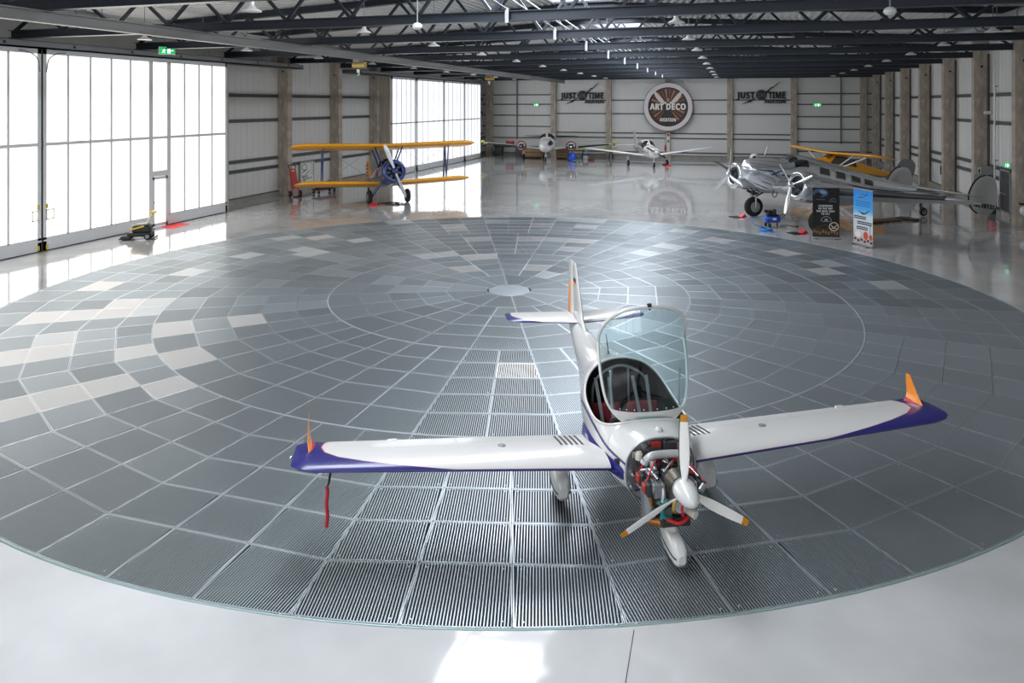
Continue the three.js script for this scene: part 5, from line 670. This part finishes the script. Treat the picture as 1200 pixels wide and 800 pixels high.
// ---------------------------------------------------------------- compressor and banners before the silver airliner
{
  const bl = phys(0x1144a8, 0.3, 0, { clearcoat: 0.6 }), p = gnd(905, 266), C = thing('air_compressor', 'blue portable air compressor with black motor on the floor', 'compressor', p, R(25));
  part(C, 'tank', [rod([-0.28, 0.34, 0], [0.28, 0.34, 0], 0.16, 0.16, 20), ball(0.16, [-0.28, 0.34, 0], 0.45, 1, 1), ball(0.16, [0.28, 0.34, 0], 0.45, 1, 1)], bl); part(C, 'tank_label', box(0.16, 0.09, 0.01, [0.02, 0.36, 0.157]), mat(0xe8e8ea, 0.5)); part(C, 'motor', [rbox(0.22, 0.2, 0.2, [-0.12, 0.62, 0], null, 0.05), rod([-0.24, 0.66, 0], [-0.34, 0.7, 0], 0.07, 0.07, 12)], M_black); part(C, 'pump', [rod([0.1, 0.5, 0], [0.1, 0.72, 0], 0.07, 0.07, 12), rbox(0.12, 0.06, 0.12, [0.1, 0.72, 0], null, 0.02)], M_dark);
  part(C, 'mounting_plate', rbox(0.5, 0.03, 0.22, [0, 0.515, 0], null, 0.01), M_black); for (const s of [-1, 1]) part(C, 'wheel', tyre(0.1, 0.05, [-0.2, 0.1, s * 0.17]).rotateY(0), M_tyre); part(C, 'foot', [rod([0.22, 0, 0], [0.22, 0.2, 0], 0.03), rod([-0.2, 0.1, -0.15], [-0.2, 0.22, 0], 0.02), rod([-0.2, 0.1, 0.15], [-0.2, 0.22, 0], 0.02)], M_black); part(C, 'handle', tube([[0.34, 0.4, -0.12], [0.5, 0.5, -0.12], [0.5, 0.5, 0.12], [0.34, 0.4, 0.12]], 0.014, 20, 6), M_black);
  const q = gnd(898, 271), h = thing('air_line', 'light blue air hose coiled beside the compressor', 'hose', q), pts = []; for (let k = 0; k < 60; k++) { const a = k * 0.5; pts.push([(0.22 + 0.03 * Math.sin(k)) * Math.cos(a), 0.03 + 0.0016 * k, (0.2 + 0.03 * Math.cos(k * 1.3)) * Math.sin(a)]); } pts.push([-0.5, 0.3, 0.1], [-0.55, 0.5, -0.1], [-0.2, 0.55, -0.3], [0.2, 0.5, -0.2]); part(h, 'hose', tube(pts, 0.016, 320, 6), mat(0x2a86d8, 0.4));
  const cab = thing('compressor_cord', 'thin dark cord trailing from the compressor across the floor', 'cable', [0, 0, 0]); const k1 = gnd(914, 265), k2 = gnd(934, 266); part(cab, 'cord', tube([[k1[0], 0.02, k1[2]], [(k1[0] + k2[0]) / 2, 0.012, k1[2] - 0.3], [k2[0], 0.012, k2[2]]], 0.012, 20, 5), M_black); part(cab, 'plug', rbox(0.12, 0.06, 0.07, [k2[0], 0.03, k2[2]], null, 0.02), M_black);
  function banner(name, label, a, b, h, draw) {
    const w = Math.hypot(b[0] - a[0], b[2] - a[2]), B = thing(name, label, 'banner', [(a[0] + b[0]) / 2, 0, (a[2] + b[2]) / 2], Math.atan2(-(b[2] - a[2]), b[0] - a[0]));
    part(B, 'base_case', rbox(w * 1.02, 0.08, 0.16, [0, 0.045, 0], null, 0.02), M_alu); part(B, 'foot', [rbox(0.05, 0.02, 0.34, [w * 0.36, 0.011, 0], null, 0.008), rbox(0.05, 0.02, 0.34, [-w * 0.36, 0.011, 0], null, 0.008)], M_black); part(B, 'top_rail', rbox(w, 0.035, 0.03, [0, h, 0], null, 0.01), M_alu); part(B, 'pole', rod([0, 0.08, -0.05], [0, h, -0.02], 0.012), M_grey);
    part(B, 'print', box(w * 0.985, h - 0.1, 0.006, [0, h / 2 + 0.03, 0]), [0, 1, 2, 3].map(() => M_grey).concat([mat(0xffffff, 0.45, 0, { map: canvasTex(512, 1024, draw) }), M_white]), 'printed banner sheet'); return B;
  }
  const g1 = gnd(952, 279.4), g2 = gnd(984, 280.4);
  banner('roll_up_banner', 'black roll-up banner with white lettering standing before the silver airliner', g1, g2, 1.98, (g, w, h) => {
    g.fillStyle = '#0d0e10'; g.fillRect(0, 0, w, h); g.fillStyle = '#3c5878'; g.beginPath(); g.ellipse(150, 110, 150, 90, 0, 0, 7); g.fill(); g.fillStyle = '#7f97ae'; g.beginPath(); g.ellipse(200, 90, 70, 40, 0.3, 0, 7); g.fill(); g.fillStyle = '#0d0e10'; g.beginPath(); g.ellipse(110, 150, 70, 50, 0, 0, 7); g.fill(); g.fillStyle = '#595d63'; g.fillRect(60, 235, 180, 20); g.strokeStyle = '#8c949c'; g.lineWidth = 8; g.beginPath(); g.moveTo(330, 250); g.lineTo(390, 215); g.lineTo(440, 250); g.moveTo(310, 275); g.lineTo(460, 285); g.stroke();
    g.fillStyle = '#f0f0ee'; g.textAlign = 'center'; g.font = 'bold 52px sans-serif'; ['LEGENDEN', 'IN THE SKY', 'THE REAL WAY', 'TO FLY'].forEach((t, i) => g.fillText(t, w * 0.48, 395 + i * 56));
    g.strokeStyle = '#cfcfca'; g.lineWidth = 7; g.beginPath(); g.arc(260, 700, 100, Math.PI, 0); g.stroke(); g.beginPath(); g.moveTo(180, 700); g.lineTo(340, 700); g.stroke(); g.font = 'bold 50px sans-serif'; g.fillText('IN', 260, 685);
    g.fillStyle = '#3a2c20'; g.fillRect(0, 840, w, 184); g.fillStyle = '#8d6a44'; for (let k = 0; k < 9; k++) g.fillRect(20 + k * 54, 880 + (k % 3) * 18, 36, 60); g.strokeStyle = '#5d4a35'; g.lineWidth = 10; g.beginPath(); g.moveTo(20, 860); g.lineTo(240, 770); g.lineTo(360, 880); g.stroke();
    g.strokeStyle = '#e8dcc4'; g.fillStyle = '#17130f'; g.lineWidth = 16; g.beginPath(); g.arc(405, 805, 84, 0, 7); g.fill(); g.stroke(); g.lineWidth = 14; g.beginPath(); g.moveTo(350, 770); g.lineTo(400, 830); g.moveTo(460, 770); g.lineTo(410, 830); g.moveTo(355, 840); g.lineTo(455, 840); g.stroke();
  });
  const g3 = gnd(1000, 285), g4 = gnd(1023, 291);
  banner('roll_up_banner', 'blue sky roll-up banner with dark text bars standing before the silver airliner', g3, g4, 2.04, (g, w, h) => {
    const gr = g.createLinearGradient(0, 0, 0, h); gr.addColorStop(0, '#2c86d8'); gr.addColorStop(0.36, '#4aa6e8'); gr.addColorStop(0.48, '#c9d9e6'); gr.addColorStop(0.75, '#cdd3da'); gr.addColorStop(1, '#b9a7a4'); g.fillStyle = gr; g.fillRect(0, 0, w, h);
    g.fillStyle = '#101c2c'; g.beginPath(); g.arc(250, 105, 34, 0, 7); g.fill(); g.lineWidth = 12; g.strokeStyle = '#101c2c'; g.beginPath(); g.moveTo(120, 165); g.lineTo(390, 60); g.stroke(); g.fillStyle = '#e8eef4'; g.beginPath(); g.arc(250, 105, 14, 0, 7); g.fill(); g.fillStyle = '#123a6c'; for (let k = 0; k < 3; k++) for (let j = 0; j < 9; j++) g.fillRect(60 + j * 44, 210 + k * 42, 34, 14);
    g.fillStyle = '#2f3f52'; g.beginPath(); g.moveTo(100, 400); g.lineTo(300, 430); g.lineTo(410, 370); g.lineTo(420, 385); g.lineTo(330, 450); g.lineTo(240, 470); g.lineTo(200, 440); g.fill();
    g.font = 'bold 34px sans-serif'; g.textAlign = 'left'; [[20, 500, 320], [110, 600, 380], [90, 700, 290]].forEach(([x, y, l]) => { g.fillStyle = '#12161c'; g.fillRect(x, y, l, 58); g.fillStyle = '#dfe3e8'; for (let j = 0; j < l / 34 - 1; j++) g.fillRect(x + 18 + j * 34, y + 20, 24, 18); });
    g.fillStyle = '#12161c'; g.fillRect(440, 640, 14, 170); g.fillStyle = '#c4543a'; g.beginPath(); g.ellipse(330, 860, 60, 80, 0, 0, 7); g.fill(); g.beginPath(); g.ellipse(460, 880, 46, 60, 0, 0, 7); g.fill(); g.fillStyle = '#e7e1dc'; g.beginPath(); g.ellipse(120, 860, 80, 60, 0, 0, 7); g.fill(); g.fillStyle = '#43352f'; for (let k = 0; k < 6; k++) g.fillRect(20 + k * 84, 930 + (k % 2) * 26, 64, 46);
  });
  // low boards on the floor under the airliner
  for (const [a, b, l, c] of [[[1006, 262], [1052, 258], 'brown board lying on the floor under the wing of the silver airliner', 0x7a5a3c], [[1052, 256], [1074, 259], 'dark board lying behind the brown one under the silver airliner', 0x3c3633]]) { const A = gnd(...a), B = gnd(...b), o = thing('floor_board', l, 'board', [(A[0] + B[0]) / 2, 0, (A[2] + B[2]) / 2], Math.atan2(-(B[2] - A[2]), B[0] - A[0])); part(o, 'board', rbox(Math.hypot(B[0] - A[0], B[2] - A[2]), 0.05, 0.55, [0, 0.06, 0], null, 0.02), mat(c, 0.6)); part(o, 'runner', [span(-0.4, -0.3, 0, 0.036, -0.25, 0.25), span(0.3, 0.4, 0, 0.036, -0.25, 0.25)], M_dark); }
  const eg = thing('engine_cowl', 'white round cowl with dark centre behind the silver airliner nose', 'cowl', gnd(884, 199)); part(eg, 'cowl_ring', lathe([[0.1, 0.3], [0.24, 0.28], [0.34, 0.15], [0.36, -0.3], [0.2, -0.35]], 24).rotateX(Math.PI / 2).translate(0, 0.95, 0), M_white); part(eg, 'cowl_centre', rod([0, 0.95, 0.2], [0, 0.95, 0.33], 0.2, 0.15, 16), M_black); part(eg, 'stand', [rod([-0.3, 0, 0.25], [0, 0.7, 0], 0.03), rod([0.3, 0, 0.25], [0, 0.7, 0], 0.03), rod([0, 0, -0.4], [0, 0.7, 0], 0.03)], M_dark);
}
// ---------------------------------------------------------------- right wall: door, boxes, pipes
{
  const d = struct('door_4', 'dark grey escape door in the right wall below an exit sign', 'door'), x = XRW - 0.06, dm = mat(0x43494e, 0.4, 0.2);
  part(d, 'door_leaf', span(x - 0.03, x + 0.04, 0.02, 2.08, -38.95, -37.75), dm); part(d, 'door_frame', [span(x - 0.06, x + 0.06, 0, 2.16, -39.05, -38.95), span(x - 0.06, x + 0.06, 0, 2.16, -37.75, -37.65), span(x - 0.06, x + 0.06, 2.08, 2.16, -39.05, -37.65)], mat(0x8d9194, 0.5)); part(d, 'push_bar', [rod([x - 0.1, 1.05, -38.8], [x - 0.1, 1.05, -37.95], 0.022), rod([x - 0.03, 1.05, -38.8], [x - 0.1, 1.05, -38.8], 0.03), rod([x - 0.03, 1.05, -37.95], [x - 0.1, 1.05, -37.95], 0.03)], M_alu);
  const cb = thing('switch_cabinet', 'grey control box with dark display on the right wall column', 'cabinet', [XRC + 0.3, 1.75, -40.3]); part(cb, 'case', rbox(0.8, 0.42, 0.25, [0, 0.21, 0.1], null, 0.02), mat(0x8f9291, 0.5)); part(cb, 'display', box(0.14, 0.3, 0.01, [-0.27, 0.21, 0.226]), mat(0xd8d8d4, 0.4)); part(cb, 'display_figure', box(0.07, 0.2, 0.01, [-0.27, 0.19, 0.23]), M_black);
  const pp = thing('wall_pipe', 'white vertical pipe running up the right wall by the escape door', 'pipe'); part(pp, 'pipe', rod([XRW - 0.15, 1.6, -39.55], [XRW - 0.15, 8.3, -39.55], 0.045, 0.045, 10), M_white); part(pp, 'clip', [2.5, 4.2, 6].map((y) => box(0.14, 0.05, 0.12, [XRW - 0.1, y, -39.55])), M_grey);
  const fe = thing('fire_extinguisher', 'red fire extinguisher beside the grey control box on right wall', 'extinguisher', [XRC + 0.3, 1.05, -40.55]); part(fe, 'bottle', [rod([0, 0.05, 0], [0, 0.42, 0], 0.085, 0.085, 16), ball(0.085, [0, 0.42, 0], 1, 0.5, 1, 14)], M_red); part(fe, 'valve', [rod([0, 0.45, 0], [0, 0.54, 0], 0.025), rbox(0.14, 0.03, 0.03, [0.03, 0.55, 0], null, 0.01)], M_black); part(fe, 'wall_bracket', box(0.12, 0.05, 0.3, [0, 0.25, -0.14]), M_grey);
  const hr = thing('hose_cabinet', 'red fire hose cabinet standing by the escape door', 'cabinet', [XRW - 0.3, 0.35, -39.35], R(-90)); part(hr, 'case', rbox(0.5, 0.62, 0.22, [0, 0.31, 0], null, 0.02), M_red); part(hr, 'door_knob', rod([0.18, 0.31, 0.1], [0.18, 0.31, 0.13], 0.03, 0.03, 10), M_chrome); part(hr, 'leg', [span(-0.2, -0.16, -0.35, 0, -0.08, 0.08), span(0.16, 0.2, -0.35, 0, -0.08, 0.08)], M_dark);
  for (const [px, py, w, h, l] of [[1104, 199.5, 0.35, 0.55, 'black notice board on the right wall between columns'], [1077.5, 195, 0.22, 0.2, 'small black wall box on the right wall past the notice board']]) { const p = onX(px, py, XRW - 0.05), o = thing('wall_box', l, 'box', p, R(-90)); part(o, 'case', rbox(w, h, 0.14, [0, 0, 0], null, 0.015), M_black); part(o, 'front_plate', rbox(w * 0.7, h * 0.7, 0.02, [0, 0, 0.075], null, 0.008), M_dark); }
  const fl = thing('wall_flood_lamp', 'small white flood lamp fixed to the right wall column', 'lamp', [XRC + 0.4, 4.75, -40.2]); part(fl, 'head', rbox(0.32, 0.16, 0.14, [0, 0, 0.08], null, 0.03), M_white); part(fl, 'arm', rod([0, 0, 0.02], [0, -0.05, -0.1], 0.025), M_grey);
  const tr = thing('hose_reel', 'white round hose reel mounted on the column next to the escape door', 'hose reel', [XRC + 0.36, 0.72, -35.285]); part(tr, 'drum', [lathe([[0, 0.2], [0.12, 0.2], [0.21, 0.15], [0.24, 0.1], [0.21, 0.05], [0.12, 0.02], [0, 0.02]], 24).rotateX(Math.PI / 2)], M_white); part(tr, 'bracket', [rbox(0.4, 0.05, 0.16, [-0.04, 0.28, 0.08], null, 0.015), rbox(0.1, 0.5, 0.03, [0, 0.05, 0.015], null, 0.01)], M_black);
}
// ---------------------------------------------------------------- things at the back and by the left wall
{
  const wood = mat(new THREE.Color(0.5, 0.33, 0.18), 0.7, 0, { map: concTex }), wd = mat(0x6d4a2c, 0.8);
  function crate(label, px0, px1, z, h, depth, slats) {
    const a = onZ(px0, 187, z), b = onZ(px1, 187, z), w = Math.hypot(b[0] - a[0], b[2] - a[2]), C = thing('wooden_crate', label, 'crate', [(a[0] + b[0]) / 2, 0, (a[2] + b[2]) / 2 - depth / 2], 0);
    const n = slats, g = 0.05, ph = (h - 0.1) / n; part(C, 'inner_box', box(w - 0.08, h - 0.12, depth - 0.08, [0, h / 2 + 0.03, 0]), M_dark);
    for (let k = 0; k < n; k++) for (const s of [-1, 1]) { part(C, 'plank', box(w, ph - g, 0.03, [0, 0.1 + ph * (k + 0.5), s * (depth / 2 - 0.015)]), wood); part(C, 'plank', box(0.03, ph - g, depth - 0.06, [s * (w / 2 - 0.015), 0.1 + ph * (k + 0.5), 0]), wood); }
    for (const s of [-1, 1]) for (const t of [-1, 1]) part(C, 'corner_post', box(0.09, h, 0.04, [s * (w / 2 - 0.06), h / 2, t * (depth / 2 + 0.012)]), wood); part(C, 'lid', box(w, 0.03, depth, [0, h + 0.005, 0]), wood); part(C, 'skid', box(w, 0.09, 0.1, [0, 0.045, 0]), wd); return C;
  }
  crate('wide wooden crate behind the left engine of the twin', 613, 636, -66.4, 0.95, 0.9, 2); crate('slatted wooden crate to the right of the twin nose gear', 651.5, 665, -66.3, 0.9, 0.8, 3);
  const blue = [onZ(670.5, 187, -64)[0], 0, -64], bb = thing('blue_cover', 'blue plastic cover draped over a stand beside the slatted crate', 'cover', blue, R(15)); part(bb, 'cover', loft([[0, 0.36], [0.25, 0.4], [0.5, 0.34], [0.72, 0.2], [0.78, 0.05]].map(([y, r]) => { const q = []; for (let i = 0; i < 20; i++) { const a = i * Math.PI / 10, k = 1 + 0.12 * Math.sin(5 * a + y * 9); q.push([r * k * Math.cos(a), y + 0.02, r * k * Math.sin(a)]); } return q; })), mat(0x1e50c8, 0.4)); part(bb, 'stand', [rod([0.3, 0, 0.3], [0.42, 0.6, 0.1], 0.02), rod([-0.3, 0, 0.3], [-0.42, 0.7, 0.1], 0.02)], M_black);
  const cn = thing('white_canister', 'white canister with blue label on the floor beyond the blue cover', 'canister', gnd(686.5, 186.3)); part(cn, 'body', [rod([0, 0.02, 0], [0, 0.62, 0], 0.26, 0.26, 20), lathe([[0.26, 0.62], [0.18, 0.72], [0, 0.74]], 20)], M_white); part(cn, 'label', rod([0, 0.36, 0], [0, 0.52, 0], 0.265, 0.265, 20), mat(0x2c5ac8, 0.5)); part(cn, 'cap', rod([0, 0.73, 0], [0, 0.8, 0], 0.08, 0.08, 12), M_white);
  const rc = thing('red_case', 'dark red tool case on the floor beside the white canister', 'case', gnd(693, 188.5), R(15)); part(rc, 'case', rbox(0.6, 0.18, 0.3, [0, 0.1, 0], null, 0.04), mat(0x6d1c1e, 0.5)); part(rc, 'handle', tube([[-0.1, 0.18, 0], [-0.08, 0.24, 0], [0.08, 0.24, 0], [0.1, 0.18, 0]], 0.014, 12, 6), M_black);
  const ty = thing('parts_tray', 'grey low parts tray on wheels before the blue cover', 'tray', gnd(675.5, 190), R(15)); part(ty, 'tray', [rbox(0.7, 0.04, 0.4, [0, 0.12, 0], null, 0.01), box(0.7, 0.06, 0.02, [0, 0.16, 0.2]), box(0.7, 0.06, 0.02, [0, 0.16, -0.2])], M_grey); for (const [x, z] of [[-0.3, 0.15], [0.3, 0.15], [-0.3, -0.15], [0.3, -0.15]]) part(ty, 'castor', rod([x - 0.02, 0.05, z], [x + 0.02, 0.05, z], 0.05, 0.05, 10), M_black);
  const lime = mat(0xb9c832, 0.4), lw = thing('lime_wing', 'lime green wing panel resting on trestles behind the twin', 'wing panel', [onZ(700, 184, -68.3)[0], 0, -68.3], R(4)); part(lw, 'panel', wing(spread([[-1.9, 0.82, 0.5, 1.0, 0.1, 0], [1.9, 0.95, 0.4, 0.8, 0.1, 0]], 8)), lime); for (const x of [-1.3, 1.3]) part(lw, 'trestle', [rod([x - 0.2, 0, 0.3], [x, 0.8, 0], 0.03), rod([x + 0.2, 0, 0.3], [x, 0.8, 0], 0.03), rod([x - 0.2, 0, -0.3], [x, 0.8, 0], 0.03), rod([x + 0.2, 0, -0.3], [x, 0.8, 0], 0.03)], M_dark);
  const wbp = gnd(601, 181.5), wb = thing('work_bench', 'dark workbench in the far left corner under the exit sign', 'workbench', [wbp[0], 0, -68.9]); part(wb, 'top', rbox(3.2, 0.08, 0.7, [0, 0.9, 0], null, 0.02), M_dark); part(wb, 'drawer_block', [rbox(0.7, 0.78, 0.6, [-1.1, 0.46, 0], null, 0.02), rbox(0.7, 0.78, 0.6, [1.0, 0.46, 0], null, 0.02)].slice(0, 1), mat(0x3c3f42, 0.5)); part(wb, 'drawer_block', rbox(0.7, 0.78, 0.6, [1.0, 0.46, 0], null, 0.02), mat(0x3c3f42, 0.5)); for (const x of [-1.52, 1.52]) part(wb, 'leg', [span(x - 0.03, x + 0.03, 0, 0.87, 0.22, 0.28), span(x - 0.03, x + 0.03, 0, 0.87, -0.28, -0.22)], M_black);
  const tb = thing('red_toolbox', 'red tool chest on the dark workbench in the far corner', 'tool chest', [onZ(597.5, 165, -68.9)[0], 0.945, -68.9]); part(tb, 'chest', rbox(0.75, 0.5, 0.45, [0, 0.25, 0], null, 0.02), mat(0xb81f2c, 0.4)); for (const y of [0.1, 0.25, 0.4]) part(tb, 'drawer', rbox(0.68, 0.11, 0.02, [0, y, 0.23], null, 0.006), mat(0x9c1a26, 0.4));
  // hand truck, board and creeper behind the biplane
  const ht = thing('hand_truck', 'red and black upright hand truck leaning by the left wall column', 'hand truck', gnd(347, 230.5), R(60)); part(ht, 'frame', [rod([-0.2, 0.1, 0], [-0.16, 1.55, -0.45], 0.04), rod([0.2, 0.1, 0], [0.16, 1.55, -0.45], 0.04), rod([-0.17, 1.5, -0.44], [0.17, 1.5, -0.44], 0.035), rod([-0.2, 0.5, -0.12], [0.2, 0.5, -0.12], 0.03)], mat(0xc03020, 0.4)); part(ht, 'pad', rbox(0.32, 0.9, 0.06, [0, 0.95, -0.24], [-0.3, 0, 0], 0.03), mat(0xb8321e, 0.5), 'orange-red back panel'); part(ht, 'toe_plate', rbox(0.46, 0.03, 0.3, [0, 0.04, 0.15], null, 0.01), M_black); for (const s of [-1, 1]) { const w = part(ht, 'wheel', tyre(0.17, 0.1, [s * 0.3, 0.17, -0.12]), M_tyre); part(w, 'wheel_hub', hubcap(0.17, 0.1, [s * 0.3, 0.17, -0.12]), M_grey); } part(ht, 'handle', tube([[-0.16, 1.5, -0.44], [-0.2, 1.7, -0.55], [0.2, 1.7, -0.55], [0.16, 1.5, -0.44]], 0.025, 20, 6), M_black);
  const bp = onX(360, 202, XLW + 0.13), bd = thing('sketch_board', 'white board with black line drawings on the left wall', 'board', bp, R(90)); const bt = canvasTex(512, 512, (g, w, h) => { g.fillStyle = '#e4e4e0'; g.fillRect(0, 0, w, h); g.strokeStyle = '#1c1d20'; g.fillStyle = '#1c1d20'; g.lineWidth = 16; g.strokeRect(20, 20, w - 40, h - 40); g.beginPath(); g.ellipse(150, 130, 80, 70, 0, 0, 7); g.moveTo(60, 250); g.lineTo(240, 180); g.moveTo(200, 300); g.lineTo(330, 220); g.moveTo(60, 420); g.lineTo(420, 380); g.moveTo(100, 330); g.lineTo(170, 460); g.stroke(); for (let k = 0; k < 8; k++) g.fillRect(400 + (k % 2) * 40, 60 + k * 34, 28, 20); for (let k = 0; k < 6; k++) g.fillRect(60 + k * 36, 300 + (k % 2) * 20, 20, 60); }); part(bd, 'panel', box(1.5, 1.35, 0.03, [0, 0, 0]), mat(0xffffff, 0.5, 0, { map: bt })); part(bd, 'rail', [box(1.56, 0.03, 0.05, [0, 0.69, 0]), box(1.56, 0.03, 0.05, [0, -0.69, 0])], M_dark);
  const cr = thing('low_cart', 'low red cart with black deck behind the biplane lower wing', 'cart', gnd(380, 226), R(75)); part(cr, 'deck', rbox(1.5, 0.07, 0.55, [0, 0.26, 0], null, 0.03), M_dark); part(cr, 'cushion', [rbox(1.2, 0.06, 0.5, [0.1, 0.33, 0], null, 0.03)], mat(0xa3202c, 0.5)); part(cr, 'folded_sheet', rbox(0.4, 0.05, 0.3, [0.45, 0.385, 0], null, 0.02), M_white); for (const [x, z] of [[-0.6, 0.2], [0.6, 0.2], [-0.6, -0.2], [0.6, -0.2]]) part(cr, 'castor', [rod([x, 0.1, z - 0.02], [x, 0.1, z + 0.02], 0.09, 0.09, 12), rod([x, 0.15, z], [x, 0.24, z], 0.02)], M_black);
  // floor marking strip by the back right
  const m1 = gnd(838, 189.5), m2 = gnd(860, 198.5), mk = thing('floor_strip', 'narrow dark strip lying on the floor right of the white single', 'strip', [(m1[0] + m2[0]) / 2, 0, (m1[2] + m2[2]) / 2], Math.atan2(m2[0] - m1[0], m2[2] - m1[2])); part(mk, 'strip', rbox(0.22, 0.03, Math.hypot(m2[0] - m1[0], m2[2] - m1[2]), [0, 0.016, 0], null, 0.01), M_dark); part(mk, 'groove', box(0.06, 0.01, Math.hypot(m2[0] - m1[0], m2[2] - m1[2]) * 0.98, [0, 0.034, 0]), M_grey);
}
renderer.render(scene, camera);
